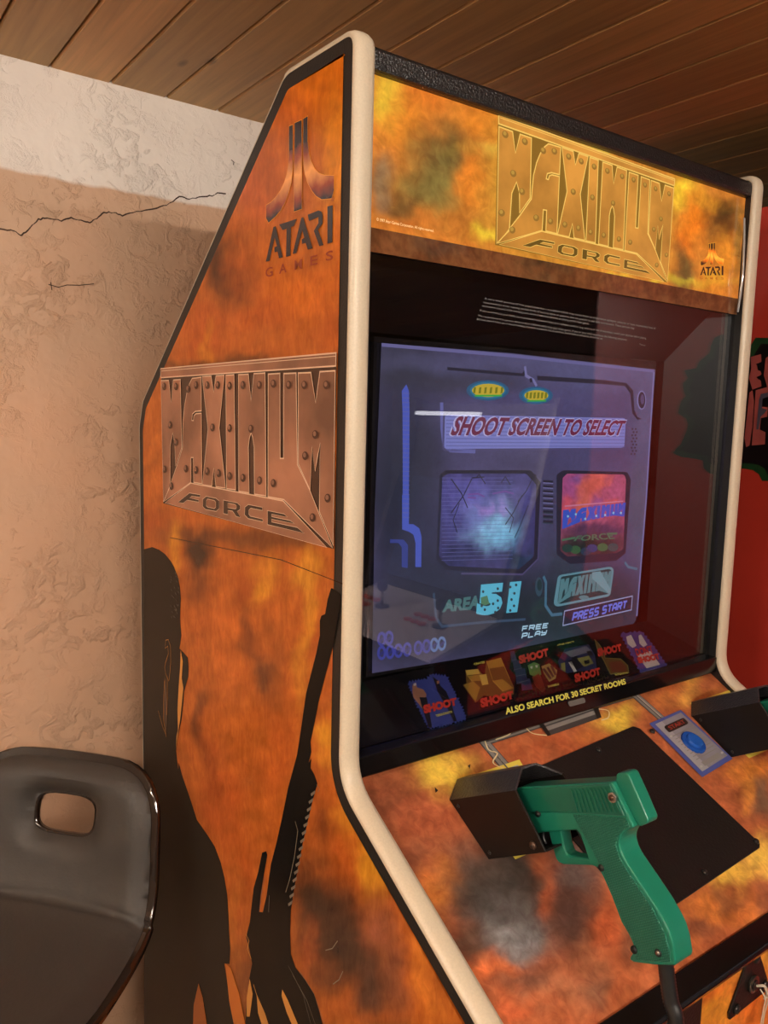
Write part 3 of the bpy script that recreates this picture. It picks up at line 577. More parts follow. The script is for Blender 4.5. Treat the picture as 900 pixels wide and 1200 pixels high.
# crates
cf([(512, 268), (572, 262), (605, 300), (612, 225), (682, 208), (745, 350), (745, 385), (700, 400), (600, 390), (560, 425), (500, 340), (518, 330)], GOLDD, 1, d3)
for q, m in (([(514, 270), (572, 264), (582, 286), (520, 294)], GOLDL), ([(612, 228), (680, 210), (700, 250), (625, 262)], GOLD), ([(625, 262), (700, 250), (722, 310), (640, 312)], GOLDD), ([(505, 340), (550, 322), (582, 352), (560, 420)], GOLD), ([(578, 292), (612, 288), (622, 336), (592, 342)], GOLDL), ([(640, 320), (690, 312), (742, 355), (690, 372)], GOLD), ([(592, 345), (640, 340), (640, 385), (600, 388)], GOLDD), ([(522, 298), (578, 290), (588, 320), (540, 322)], GOLD)): cf(q, m, 2, d3)
for q in ([(512, 268), (520, 296), (545, 325)], [(612, 225), (640, 312)], [(680, 210), (722, 310)], [(640, 318), (692, 372)]): mb.ribbon(CARD.many(q, .0012, d3), .0006, n, GOLDL)
ctX('SHOOT', [(578, 408), (736, 370), (742, 408), (586, 454)], RED, 5, d3); ctx('CRATES', [(550, 238), (602, 228), (603, 238), (552, 248)], YEL, 5, d3)
# bottle, canister, drum
for cx, cy, w, h, m in ((738, 205, 16, 26, DBL), (757, 250, 22, 26, DBL), (775, 300, 30, 36, DBL), (800, 340, 28, 28, DBL)):
    cf([(cx-w+4, cy-h), (cx+w-8, cy-h-4), (cx+w+6, cy+h-8), (cx-w+12, cy+h)], m, 1+(cy > 260), d3)
for a in ((730, 224, 756, 218), (742, 270, 782, 260), (752, 300, 800, 290), (768, 330, 815, 318)): mb.ribbon(CARD.many([(a[0], a[1]), (a[2], a[3])], .0016, d3), .0007, n, GRY)
cf([(810, 246), (840, 230), (866, 240), (876, 290), (850, 305), (820, 290)], GRN, 2, d3); cf([(834, 310), (872, 296), (896, 360), (880, 376), (850, 350)], BRN, 2, d3); cf([(822, 252), (834, 250), (832, 262), (824, 262)], WHT, 3, d3); cf([(846, 246), (858, 246), (856, 258), (848, 256)], WHT, 3, d3)
cf([(118, 212), (150, 200), (182, 228), (176, 262), (150, 275), (128, 240)], OLV, 2, d4)
for k in range(3): cf([(122+k*16, 224-k*6), (130+k*16, 220-k*6), (160+k*10, 262-k*8), (152+k*10, 266-k*8)], DRK, 3, d4)
cf([(80, 256), (108, 240), (132, 300), (122, 316), (100, 300)], BRN, 2, d4)
ctX('SHOOT', [(22, 172), (142, 140), (148, 172), (28, 206)], RED, 5, d4); ctx('BARRELS', [(142, 292), (186, 282), (188, 290), (144, 301)], YEL, 5, d4)
# heap of other targets
cf([(186, 190), (215, 140), (310, 122), (335, 165), (345, 225), (260, 232), (225, 240), (195, 225)], DBL, 1, d4)
for q, m in (([(210, 155), (300, 130), (322, 150), (240, 176)], GRY), ([(196, 200), (214, 196), (216, 236), (200, 225)], OLV), ([(225, 190), (262, 178), (285, 215), (262, 226)], DRK), ([(262, 180), (310, 168), (330, 200), (290, 214)], OLV), ([(228, 196), (240, 192), (262, 232), (250, 236)], WHT), ([(240, 176), (262, 170), (268, 184), (248, 190)], DRK), ([(290, 190), (312, 184), (316, 196), (296, 206)], DRK), ([(300, 150), (318, 148), (330, 168), (310, 168)], DRK)): cf(q, m, 2, d4)
ctX('SHOOT', [(248, 246), (352, 218), (358, 248), (254, 282)], RED, 5, d4); ctx('OTHER OBJECTS', [(180, 126), (248, 111), (249, 118), (182, 133)], YEL, 5, d4)
# wings
spl = [(334, 102), (352, 122), (372, 152), (376, 178), (440, 182), (468, 208), (472, 238), (420, 240), (398, 244), (372, 190), (348, 150)]
cf(spl, GOLDD, 1, d4); mb.ribbon(CARD.many(spl, .0008, d4), .0012, n, OLV, True); cf([(392, 196), (438, 190), (460, 212), (462, 230), (404, 236)], BRN, 2, d4)
ctX('SHOOT', [(342, 142), (438, 122), (444, 152), (346, 176)], RED, 5, d4); ctx('WINDOWS', [(412, 245), (466, 236), (467, 243), (414, 253)], YEL, 5, d4)
# do not shoot
spiky([(442, 80), (470, 76), (525, 72), (580, 140), (632, 218), (580, 230), (525, 240), (490, 170)], 8, d4, BLU, 8)
cf([(462, 92), (482, 84), (504, 128), (488, 138), (468, 120)], WHT, 2, d4); cf([(512, 88), (522, 82), (548, 124), (532, 134), (516, 120)], WHT, 2, d4); cf([(505, 165), (560, 150), (600, 205), (545, 220)], WHT, 2, d4)
ctx("DON'T", [(494, 142), (562, 128), (572, 158), (504, 172)], RED, 5, d4); ctX('SHOOT', [(502, 178), (590, 160), (600, 184), (512, 204)], RED, 5, d4)
mb.build('instruction_card', CAB)
# ------------------------------------------------------------------ the picture tube
SY = .09; SP = Plane((0, -1, 0), (0, SY, 0)); n = SP.n
c7 = (420, 380, 4.0909); c8 = (600, 400, 4.0909); e1 = (420, 580, 4.0909); e2 = (600, 580, 4.0909)
def phos(nm, rgb, s=1.08): return glow('phosphor_'+nm, rgb, s)
PH = paint_mat('phosphor_picture', rough=.5, emit=.95, diff=.02, grain=.04, scale=60, lick=.1)
PHR = phos
scr = [(447, 402), (600, 414), (768, 433), (757, 585), (745, 727), (738, 737), (600, 762), (436, 789), (439, 600)]
sb = [(468, 560, 46, 150, (44, 44, 60), .75), (480, 430, 60, 30, (62, 62, 74), .7), (600, 425, 160, 10, (104, 102, 146), .7), (700, 440, 70, 16, (112, 110, 158), .8), (560, 450, 60, 16, (74, 72, 86), .7), (480, 540, 40, 60, (60, 62, 84), .8), (460, 600, 26, 60, (44, 50, 72), .7), (500, 640, 30, 50, (58, 58, 84), .7), (480, 740, 60, 30, (78, 70, 98), .6), (560, 640, 60, 60, (64, 62, 96), .5),
 (590, 715, 150, 52, (40, 52, 62), .95), (690, 715, 70, 50, (46, 60, 70), .9), (470, 745, 60, 40, (56, 56, 74), .8), (754, 500, 14, 60, (108, 110, 152), .8), (748, 600, 12, 60, (96, 104, 132), .8), (690, 535, 60, 14, (92, 86, 132), .7), (645, 600, 12, 60, (78, 78, 110), .6), (600, 540, 60, 12, (84, 78, 122), .6), (650, 470, 70, 14, (98, 90, 140), .6), (520, 700, 60, 60, (52, 56, 78), .6), (660, 660, 20, 24, (64, 76, 92), .7)]
mb = MB(); painted(mb, SP.many(scr), .006, PH, painter((96, 90, 136), sb, 4, .02, .8, .1, 5), ((1, 0, 0), (0, 0, 1)))
mb.prism(SP.many([(441, 394), (772, 424), (748, 739), (431, 795)], -.004), mat('tube_glass_edge', (30, 28, 32), .15), (0, 0, 0), (0, .06, 0), 0)
def sf(pts, m, lay=1, ct=None): mb.fill([SP.many(pts, .0004*lay, ct)], m)
def sl(pts, w, m, lay=1, ct=None, cl=False): mb.ribbon(SP.many(pts, .0004*lay, ct), w, n, m, cl)
def rr(pts, r, ct=None): return [(p.x, p.y) for p in fillet([V(c2p(q, ct)) for q in pts], r, 5)]
LAV = phos('lavender', (126, 130, 200)); LAVD = phos('lavender_dim', (104, 104, 168)); EDGE = phos('edge_light', (122, 120, 172)); DKP = phos('shadow', (40, 38, 56)); SLT = phos('slate', (48, 60, 68)); MAUVE = phos('mauve', (78, 72, 112))
sl([(447, 404), (600, 417), (766, 435)], .004, phos('top_line', (108, 104, 156)), 1); sl([(766, 436), (757, 585), (746, 722)], .0035, EDGE, 1)
def mini(quad, m, lay, ct):
    g = homog(TC, quad)
    for l in LET.values(): sf([g(q) for q in l], m, lay, ct)
# recessed frame lines at the top
sf([(700, 408), (720, 402), (792, 405), (796, 445), (720, 440), (560, 432), (470, 426), (420, 422), (420, 400)][0:0] or [(425, 205), (785, 235), (800, 208), (806, 232), (790, 250), (425, 220)], DKP, 1, c7); sf([(120, 165), (440, 185), (548, 200), (580, 235), (586, 330), (600, 362), (622, 372), (600, 376), (575, 345), (566, 250), (540, 215), (430, 205), (120, 186)], DKP, 1, c8)
sl([(60, 120), (66, 165), (100, 185), (116, 215)], .004, EDGE, 2, c8); sf([(80, 178), (92, 176), (96, 194), (84, 198)], DKP, 3, c8)
def oval(cx, cy, rx, ry, k=20): return [(cx+rx*math.cos(t*2*math.pi/k), cy+ry*math.sin(t*2*math.pi/k)) for t in range(k)]
sf(oval(620, 282, 22, 46), EDGE, 1, c8); sf(oval(620, 282, 17, 40), DKP, 2, c8); sf(oval(622, 278, 9, 24), MAUVE, 3, c8)
for r_ in range(9):
    for c_ in range(2): sf(oval(576+c_*16-r_*.6+(r_ % 2)*6, 420+r_*15, 5, 5, 8), DKP, 1, c8)
# two small oval badges
TEAL = phos('teal', (44, 120, 150)); YELP = phos('yellow', (204, 176, 56)); YELD = phos('yellow_dim', (128, 128, 30))
for cx, cy, rx, ry in ((571, 457.5, 25, 12), (627.5, 463.5, 20, 10.5)):
    sf(oval(cx, cy, rx, ry), phos('teal_dim', (44, 92, 130)), 2); sf(oval(cx, cy, rx-4, ry-2), TEAL, 3); sf(oval(cx, cy, rx-6, ry-4.2), YELP, 4)
    for k in range(6):
        x = cx-rx+9+k*(2*rx-18)/5; sf([(x-1.2, cy-3.4), (x+1.6, cy-4), (x+.8, cy+3.2), (x-1.9, cy+3.6)], YELD, 5)
    sl([(cx-rx+9, cy+6.2), (cx+rx-9, cy+6)], .0022, phos('green', (70, 170, 70)), 5)
# banner
sf(rr([(519, 483), (735, 487.5), (733, 527), (518, 529)], 5), MAUVE, 1); sf(rr([(521, 486), (733, 490), (731, 524.5), (520, 526)], 4), LAV, 2)
for k in range(9): sl([(522, 488+k*4.3), (731, 492+k*3.9)], .0012, LAVD, 3)
text(mb, 'SHOOT SCREEN TO SELECT', SP.many([(533, 486.5), (734, 491.5), (727, 511.5), (524, 511.5)], .0016), phos('white_violet', (186, 182, 226)), .065)
text(mb, 'SHOOT SCREEN TO SELECT', SP.many([(534.5, 487.5), (733, 492.5), (726, 510.5), (525.5, 510.5)], .0022), phos('maroon', (112, 40, 72)), .04)
# blue pipe on the left
PIPE = phos('pipe', (76, 92, 190))
sf([(228, 288), (240, 320), (243, 420), (242, 600), (240, 780), (238, 960), (210, 960), (211, 700), (210, 420), (206, 320)], PIPE, 2, c7)
sf([(208, 0), (241, 0), (240, 140), (262, 140), (290, 160), (301, 200), (299, 345), (271, 345), (272, 230), (262, 190), (240, 176), (208, 165)], PIPE, 2, e1); sf([(150, 212), (215, 214), (236, 240), (234, 350), (206, 345), (206, 250), (190, 230), (150, 230)], phos('pipe_dim', (56, 66, 140)), 2, e1)
for k in range(28): sl([(208, 330+k*22), (243, 332+k*22)], .0008, LAVD, 3, c7)
sl([(398, 375), (400, 500), (410, 580), (440, 604), (560, 610)], .005, LAVD, 1, c7)
# left picture window
win = rr([(515, 556), (522, 551), (622, 551), (634, 566), (630, 655), (612, 672), (522, 668), (511, 655)], 5)
sf(win, DKP, 1)
wb = [(545, 580, 30, 24, (92, 84, 168), .8), (575, 615, 24, 22, (150, 214, 244), 1), (590, 630, 16, 12, (130, 200, 240), .9), (560, 600, 24, 24, (120, 116, 200), .8), (606, 575, 20, 20, (96, 92, 160), .7), (540, 650, 24, 14, (44, 48, 86), .8), (610, 655, 20, 14, (40, 62, 86), .9), (585, 572, 10, 8, (80, 90, 150), .5), (530, 610, 12, 30, (74, 72, 140), .7), (575, 597, 14, 6, (168, 130, 214), .8)]
painted(mb, SP.many(rr([(518, 559), (525, 555), (616, 555), (628, 568), (625, 652), (608, 667), (525, 663), (514, 652)], 5), .0008), .005, PH, painter((70, 66, 120), wb, 9, .05, 1.0, .3, 6), ((1, 0, 0), (0, 0, 1)))
for q in ([(540, 740), (500, 820), (440, 905)], [(780, 820), (740, 900), (700, 960)], [(560, 735), (575, 720), (605, 765)], [(680, 760), (700, 730), (725, 770)], [(440, 740), (490, 810), (520, 880)], [(830, 740), (800, 800), (760, 850)], [(540, 736), (600, 732)]): sl(q, .0016, DKP, 4, c7)
for q in ([(480, 40), (450, 120), (470, 180)], [(700, 60), (740, 110), (720, 180)], [(810, 50), (770, 150), (745, 205)]): sl(q, .0014, DKP, 4, e1)
for q in ([(520, 815), (570, 812), (600, 826)], [(640, 812), (700, 800), (740, 812)], [(520, 830), (560, 832)]): sl(q, .0022, phos('violet', (110, 70, 150)), 4, c7)
for k in range(22): sl([(517, 560+k*4.6), (600, 560+k*4.5)], .0005, LAVD, 3)
sl([(634, 562), (630, 655), (612, 673), (540, 672)], .0025, MAUVE, 2); sf(oval(107, 645, 7, 9), DKP, 3, c8)
# right picture window
sf(rr([(652, 556), (660, 551), (735, 553), (739, 562), (733, 648), (722, 657), (668, 661), (652, 650)], 4), DKP, 1)
fbb = [(666, 568, 10, 20, (166, 80, 140), .8), (690, 570, 12, 14, (210, 96, 80), .9), (684, 592, 8, 14, (226, 110, 84), .8), (705, 562, 10, 10, (230, 104, 84), .8), (722, 575, 10, 16, (190, 92, 130), .8), (665, 592, 8, 10, (214, 84, 96), .8), (716, 592, 10, 8, (220, 90, 80), .8), (676, 560, 8, 8, (130, 84, 150), .8), (700, 590, 8, 8, (150, 84, 150), .7), (690, 640, 50, 18, (34, 44, 44), 1), (700, 620, 40, 8, (60, 52, 88), .8)]
painted(mb, SP.many(rr([(659, 560), (664, 555), (731, 556), (733, 562), (730, 643), (722, 648), (664, 652), (656, 645)], 4), .0008), .004, PH, painter((176, 84, 116), fbb, 5, .08, 1.05, .3, 8), ((1, 0, 0), (0, 0, 1)))
BLUP = phos('mini_blue', (60, 84, 190)); 
sl([(250, 790), (530, 766)], .002, phos('pink', (204, 120, 150)), 3, c8)
mini([(240, 800), (542, 766), (534, 840), (234, 902)], BLUP, 4, c8)
for x, y in ((262, 838), (300, 828), (345, 850), (398, 836), (440, 832), (480, 822), (516, 822)): sf(oval(x, y, 5, 6, 8), phos('mini_light', (140, 190, 220)), 6, c8)
text(mb, 'FORCE', SP.many([(310, 195), (470, 180), (490, 210), (290, 222)], .0016, e2), phos('mini_green', (74, 110, 84)), .02)
for q in ([(235, 216), (300, 204)], [(455, 186), (500, 184)]): sl(q, .003, phos('mini_green', (74, 110, 84)), 4, e2)
for x, y, c in ((300, 262, (54, 90, 60)), (380, 255, (44, 60, 110)), (430, 250, (60, 100, 66)), (350, 270, (40, 56, 80)), (480, 250, (50, 74, 80)), (262, 255, (30, 62, 60))): sf(oval(x, y, 26, 20, 10), phos('fx%d' % x, c), 4, e2)
# vent slots between the windows
for k in range(9): y = 670+k*24; sl([(148, y), (196, y+3)], .0032, DKP, 1, c8); sl([(148, y+8), (196, y+11)], .0012, EDGE if k < 6 else SLT, 1, c8)
# AREA 51
text(mb, 'AREA', SP.many([(404, 505), (586, 478), (577, 545), (398, 562)], .0012, e1), phos('area', (74, 116, 118)), .05)
CYB = phos('cyan', (92, 186, 214))
text(mb, '51', SP.many([(572, 430), (778, 412), (757, 562), (560, 580)], .0016, e1), CYB, .075)
for x, y in ((592, 462), (662, 448), (610, 505), (640, 520), (662, 505), (600, 548), (650, 560), (664, 540), (722, 440), (750, 430), (742, 470), (728, 500), (740, 530), (722, 552), (585, 530)): sf(oval(x, y, 6, 7, 8), SLT, 6, e1)
sf([(580, 490), (612, 480), (622, 520), (600, 528), (582, 520)], phos('area_green', (84, 128, 96)), 6, e1)
sl([(360, 470), (372, 590), (400, 630), (600, 610), (800, 596)], .0035, phos('groove', (58, 78, 104)), 1, e1)
# small title plate window
TL_ = phos('teal_plate', (84, 128, 136)); TD = phos('teal_dark', (34, 56, 62))
sf(rr([(220, 385), (490, 340), (470, 485), (195, 540)], 6, e2), phos('teal_rim', (96, 142, 156)), 1); sf(rr([(232, 392), (478, 352), (462, 474), (214, 525)], 4, e2), TD, 2)
mini([(232, 392), (478, 352), (462, 474), (214, 525)], TL_, 3, e2); sf([(380, 370), (420, 365), (472, 455), (462, 474), (380, 400)], phos('teal_shine', (110, 150, 160)), 4, e2); sf(oval(340, 490, 24, 10), TL_, 4, e2)
sl([(150, 390), (162, 420), (160, 530), (190, 575), (240, 570)], .0045, phos('teal_pipe', (70, 110, 136)), 1, e2); sf(oval(128, 440, 18, 46), phos('teal_pipe2', (52, 76, 92)), 1, e2); sf(oval(130, 432, 12, 28), TD, 2, e2)
sl([(540, 322), (556, 345), (600, 355)], .004, phos('teal_pipe', (70, 110, 136)), 1, e2)
# PRESS START, FREE PLAY
sf([(248, 556), (573, 484), (568, 550), (240, 625)], DKP, 3, e2); sl([(248, 556), (573, 484), (568, 550), (240, 625)], .0018, phos('frame_white', (150, 158, 200)), 4, e2, True)
stroke_text(mb, 'PRESS START', SP.many([(292, 566), (546, 508), (540, 540), (284, 602)], .0022, e2), phos('press_blue', (104, 120, 222)), n, .0030, .42)
FP = phos('free', (176, 214, 236))
stroke_text(mb, 'FREE', SP.many([(50, 630), (171, 615), (166, 634), (46, 652)], .0012, e2), FP, n, .0019, .4); stroke_text(mb, 'PLAY', SP.many([(49, 664), (164, 647), (158, 667), (44, 687)], .0012, e2), FP, n, .0019, .4)
BR_ = phos('blur_blue', (62, 66, 150)); BR2 = phos('blur_blue2', (40, 42, 104))
for k, (x, y) in enumerate(((110, 690), (145, 685), (110, 756), (150, 752), (190, 746), (232, 740), (285, 732), (325, 724), (362, 718), (398, 712))):
    sl(oval(x, y, 16, 28, 14), .0035, BR_ if k < 8 else phos('blur_pale', (90, 120, 170)), 2, e1, True); sl([(x-12, y+14), (x+14, y-10)], .004, BR2, 2, e1)
mb.build('screen', CAB)
# retainer bar under the glass
mb = MB(); mb.box((XL, .004, 1.1135), (XR, .022, 1.1380), GLOSSBLK, .002)
RTP = Plane((0, -1, 0), (0, .004, 0)); text(mb, 'ALSO SEARCH FOR 30 SECRET ROOMS', RTP.many([(591, 829.5), (732, 795), (733.5, 801.5), (592.5, 837.5)], .0006), YEL, .035)
RT = mb.build('glass_retainer', CAB)
mb = MB(); mb.fill([RTP.many([(p.x, p.y) for p in fillet([V(q) for q in ((664, 822), (684, 817), (686, 823), (667, 828))], 2.5)], .001)], mat('latch_grey', (96, 94, 92), .3)); mb.build('latch', RT)
mb = MB(); mb.tube(bez([V((.674, .012, 1.80)), V((.672, .008, 1.76)), V((.671, .006, 1.71)), V((.674, .011, 1.665))], 8), .0016, mat('highlight_strip', (210, 214, 216), .08, metal=.6)); mb.build('marquee_edge_highlight', CAB)  # shiny strip added for the silver highlight on the marquee plastic's edge
# ------------------------------------------------------------------ control panel
CP = Plane(CN, CO); n = CN
cp_blobs = [(588, 1045, 70, 66, (84, 72, 68), .75), (520, 903, 34, 22, (236, 200, 80), .95), (470, 915, 20, 18, (150, 84, 56), .7), (452, 940, 40, 34, (118, 66, 48), .8), (500, 960, 40, 24, (160, 84, 58), .7), (480, 1000, 24, 20, (106, 64, 50), .7), (520, 1045, 22, 26, (226, 136, 56), .85), (500, 1030, 16, 20, (210, 120, 60), .7), (545, 1080, 22, 20, (206, 108, 58), .7),
 (592, 1030, 62, 58, (66, 60, 58), .95), (560, 1060, 30, 40, (64, 57, 55), .9), (612, 1088, 46, 38, (92, 90, 94), .9), (600, 1100, 28, 22, (128, 128, 134), .85), (648, 1045, 13, 34, (196, 100, 60), .9), (630, 1010, 14, 20, (190, 100, 60), .6), (676, 1015, 30, 38, (92, 86, 88), .9), (672, 1085, 26, 46, (80, 62, 60), .9), (545, 1110, 24, 24, (72, 58, 52), .8), (570, 1135, 34, 14, (214, 112, 66), .85), (620, 1150, 34, 16, (104, 72, 62), .8), (715, 1085, 14, 34, (196, 96, 60), .8), (690, 1130, 20, 30, (176, 110, 80), .8), (740, 1110, 16, 20, (110, 74, 60), .7), (660, 1170, 40, 16, (160, 104, 78), .7), (600, 1185, 20, 14, (196, 96, 60), .8), (700, 1160, 16, 20, (120, 88, 74), .7),
 (855, 1022, 24, 18, (246, 196, 84), .95), (890, 1000, 16, 22, (246, 200, 90), .9), (830, 1060, 34, 16, (216, 130, 64), .8), (815, 1085, 22, 14, (120, 74, 56), .85), (870, 1070, 22, 16, (206, 118, 60), .8), (850, 1050, 12, 10, (130, 80, 56), .7), (895, 1050, 14, 18, (150, 90, 62), .7), (800, 1110, 24, 18, (196, 112, 66), .8), (878, 905, 20, 20, (220, 136, 56), .8), (892, 930, 14, 22, (112, 92, 76), .9), (870, 930, 8, 14, (226, 150, 70), .7),
 (808, 805, 12, 16, (232, 176, 84), .85), (828, 805, 16, 14, (170, 92, 58), .8), (790, 800, 14, 12, (196, 108, 60), .7), (725, 845, 22, 16, (236, 198, 80), .95), (690, 866, 18, 10, (196, 116, 58), .7), (650, 872, 24, 10, (166, 84, 52), .8), (780, 820, 20, 12, (206, 128, 66), .7), (605, 890, 20, 12, (172, 88, 54), .7), (835, 820, 14, 10, (206, 130, 66), .7)]
CPP = paint_mat('flame_print_panel', rough=.3, grain=.10, scale=34, stretch=(1, 1, 1), spec=.4)
mb = MB(); o = [cpt(XL, 0), cpt(XR, 0), cpt(XR, .312), cpt(XL, .312)]
painted(mb, o, .0034, CPP, painter((176, 98, 64), cp_blobs, 12, .022, 1.0, .28, 12), ((1, 0, 0), CV))
mb.prism([p-CN*.0005 for p in o], BLACK, (0, 0, 0), tuple(-CN*.016))
def cpf(pts, m, lay=1, ct=None): mb.fill([CP.many(pts, .0004*lay, ct)], m)
def cpl(pts, w, m, lay=1, ct=None): mb.ribbon(CP.many(pts, .0004*lay, ct), w, CN, m)
PG = mat('panel_grey', (132, 126, 122), .3); PGD = mat('panel_grey_dark', (66, 62, 62), .3); PGL = mat('panel_grey_light', (178, 172, 166), .3); PWIRE = mat('panel_wire', (226, 206, 160), .3); PDRK = mat('panel_dark', (34, 30, 30), .3)
# printed conduits
for path in ([(604, 912), (566, 868), (630, 847)], [(692, 826), (741, 812), (776, 843)]):
    cpl(path, .017, PGD, 1); cpl(path, .0135, PG, 2)
    for dx in (-2.6, 2.2): cpl([(x+dx*.8, y+dx) for x, y in path], .0022, PGL if dx < 0 else PGD, 3)
cpf([(627, 845), (637, 846), (695, 826), (700, 843), (643, 863)], PGD, 3); cpf([(634, 850), (694, 830), (697, 838), (642, 857)], PG, 4); cpl([(636, 853), (695, 833)], .002, PGD, 5); cpf([(628, 846), (634, 846), (645, 863), (641, 864)], PDRK, 6); cpf([(693, 825), (698, 824), (704, 842), (699, 844)], PDRK, 6)
for q in ([(567, 868), (572, 880), (582, 884), (577, 895), (590, 902)], [(580, 868), (596, 862), (598, 856), (610, 852), (614, 846), (628, 848)], [(612, 849), (622, 860), (640, 863)], [(700, 832), (712, 834), (712, 842), (704, 845)]): cpl([tuple(p)[:2] for p in bez([(a, b, 0) for a, b in q], 5)], .0016, PWIRE, 5)
for q in ([(545, 918), (552, 915), (550, 920)], [(548, 898), (551, 896), (550, 902)], [(509, 923), (513, 927), (510, 930)]): cpf(q, PDRK, 3)
# pale holster plates with a yellow rim
for du in (0, .4585):
    a = [(.117, .045), (.221, .045), (.205, .150), (.125, .150)]
    mb.fill([[cpt(u+du, v, .0010) for u, v in a]], mat('panel_yellow', (226, 204, 84), .3))
    a = [(.125, .051), (.213, .051), (.198, .144), (.132, .144)]; mb.fill([[cpt(u+du, v, .0014) for u, v in a]], PGL)
# printed start plate
sq = [(760, 849), (797, 833), (858, 890), (822, 912)]
cpf(sq, mat('panel_blue', (74, 84, 150), .3), 5); sgm = homog([(0, 0), (1, 0), (1, 1), (0, 1)], sq)
def st(u, v): return sgm((u, v))
SILV = mat('panel_silver', (134, 128, 136), .3, var=.15, scale=30)
cpf([st(.1, .05), st(.93, .04), st(.95, .93), st(.1, .94)], SILV, 6)
cpf([st(.1, .05), st(.3, .05), st(.3, .94), st(.1, .94)], mat('panel_silver_l', (158, 152, 158), .3), 7)
for k in range(9): v = .33+k*.055; cpl([st(.2, v), st(.86, v)], .0012, PG, 8)
cpf([(p.x, p.y) for p in fillet([V(st(*q)) for q in ((.2, .14), (.84, .14), (.84, .26), (.2, .26))], 2.5)], PDRK, 9); text(mb, 'START', CP.many([st(.28, .165), st(.77, .165), st(.77, .235), st(.28, .235)], .0042), mat('panel_red', (150, 60, 48), .3), .03)
cpf([st(.25, .83), st(.8, .83), st(.8, .9), st(.25, .9)], PG, 8)
for q in ((.17, .32), (.17, .88), (.88, .86)): cpf(oval(*st(*q), 1.6, 1.4, 10), PGL, 8)
PNL = mb.build('control_panel', CAB)
mb = MB(); b = CP.p((811, 872)); s = .018
mb.cyl(b, b+CN*.006, s, mat('blue_button_rim', (30, 76, 160), .2), bev=.002, seg=32); mb.cyl(b+CN*.0045, b+CN*.010, s*.68, mat('blue_button_cap', (34, 86, 176), .18), r2=s*.62, bev=.0015, seg=32); mb.build('start_button', PNL)
# black steel plate bolted across the middle
STEEL = mat('black_painted_steel', (22, 20, 20), .42, bump=.25, scale=300, spec=.4)
mb = MB(); mb.prism([cpt(*q, .0006) for q in ((.2, .071), (.207, .064), (.432, .052), (.440, .058), (.462, .248), (.456, .252), (.23, .262), (.222, .255))], STEEL, (0, 0, 0), tuple(CN*.003), .0008); PL = mb.build('cover_plate', PNL)
BOLT = mat('dark_bolt', (58, 54, 52), .3, metal=.6)
def bolt(p, nrm, r, par, nm='bolt', m=None):
    mb = MB(); mb.cyl(p, p+nrm*r*.5, r, m or BOLT, r2=r*.72, seg=14); mb.cyl(p+nrm*r*.48, p+nrm*r*.56, r*.3, PDRK, seg=6); return mb.build(nm, par)
for q in ((700, 881), (632, 906), (884, 988), (823.5, 1024), (763, 859)): bolt(CP.p(q, .0036), CN, .0042, PL)
# black trim along the front edge
mb = MB(); mb.prism([(XL, p.y, p.z) for p in (cpt(0, .311, .004), cpt(0, .334, .004), cpt(0, .338, .001), cpt(0, .338, -.016), cpt(0, .311, -.016))], GLOSSBLK, (0, 0, 0), (XR, 0, 0), .0012); mb.build('front_trim', CAB)
# front of the lower cabinet
FY = -.232; FP_ = Plane((0, -1, 0), (0, FY, 0)); n = FP_.n
fb_l = [(850, 1110, 30, 30, (246, 196, 66), .9), (830, 1150, 16, 40, (226, 110, 44), .9), (880, 1180, 30, 26, (232, 120, 48), .9), (830, 1190, 20, 16, (236, 170, 60), .7), (895, 1110, 12, 30, (238, 170, 70), .8)]
FRP = paint_mat('flame_print_front', rough=.28, grain=.14, scale=30)
mb = MB(); o = [V((XL, FY, .05)), V((XR, FY, .05)), V((XR, FY, .935)), V((XL, FY, .935))]
painted(mb, o, .012, FRP, painter((232, 140, 56), fb_l, 14, .025, .95, .4, 15), ((1, 0, 0), (0, 0, 1))); mb.prism([p+V((0, .0006, 0)) for p in o], BLACK, (0, 0, 0), (0, .016, 0)); FRO = mb.build('front_panel', CAB)
dx = FP_.p((818, 1150)).x
mb = MB(); mb.box((.05, FY-.008, .12), (dx, FY, .915), STEEL, .003); DOOR = mb.build('coin_door', FRO)
p = FP_.p((765, 1195)); mb = MB(); mb.box((p.x-.05, FY-.014, p.z-.16), (p.x+.012, FY-.008, p.z+.006), mat('coin_slot_steel', (120, 118, 118), .35, metal=.8), .002); SL_ = mb.build('coin_slot', DOOR)
mb = MB(); mb.box((p.x-.03, FY-.022, p.z-.09), (p.x+.008, FY-.0142, p.z-.004), mat('coin_red', (150, 26, 44), .25), .002); mb.box((p.x-.014, FY-.0232, p.z-.08), (p.x-.010, FY-.0222, p.z-.02), PDRK); mb.build('coin_return_button', SL_)
c9 = (700, 1060, 4.5)
mb = MB(); tri = FP_.many([(797, 240), (832, 212), (884, 385), (880, 445), (684, 600), (682, 565)], .0, c9); mb.prism([p+V((0, -.0005, 0)) for p in tri], STEEL, (0, 0, 0), (0, -.003, 0), .0008); LK = mb.build('lock_plate', FRO)
for q in ((822, 275), (866, 412), (716, 540)): bolt(FP_.p(c2p(q, c9), .0036), n, .0062, LK)
p = FP_.p(c2p((800, 405), c9), .0036); mb = MB(); mb.cyl(p, p+n*.004, .0105, mat('lock_chrome', (120, 112, 104), .25, metal=.9), bev=.001); mb.cyl(p+n*.0041, p+n*.005, .006, PDRK, bev=.0003); mb.build('lock', LK)
WRE = mat('pale_wire', (206, 196, 176), .4); g0 = p+n*.0055
mb = MB(); mb.tube(bez([g0, g0+V((.003, -.007, .003)), g0+V((.008, -.008, -.006)), g0+V((.012, -.006, -.013)), g0+V((.010, -.005, -.018))], 6), .0015, WRE)
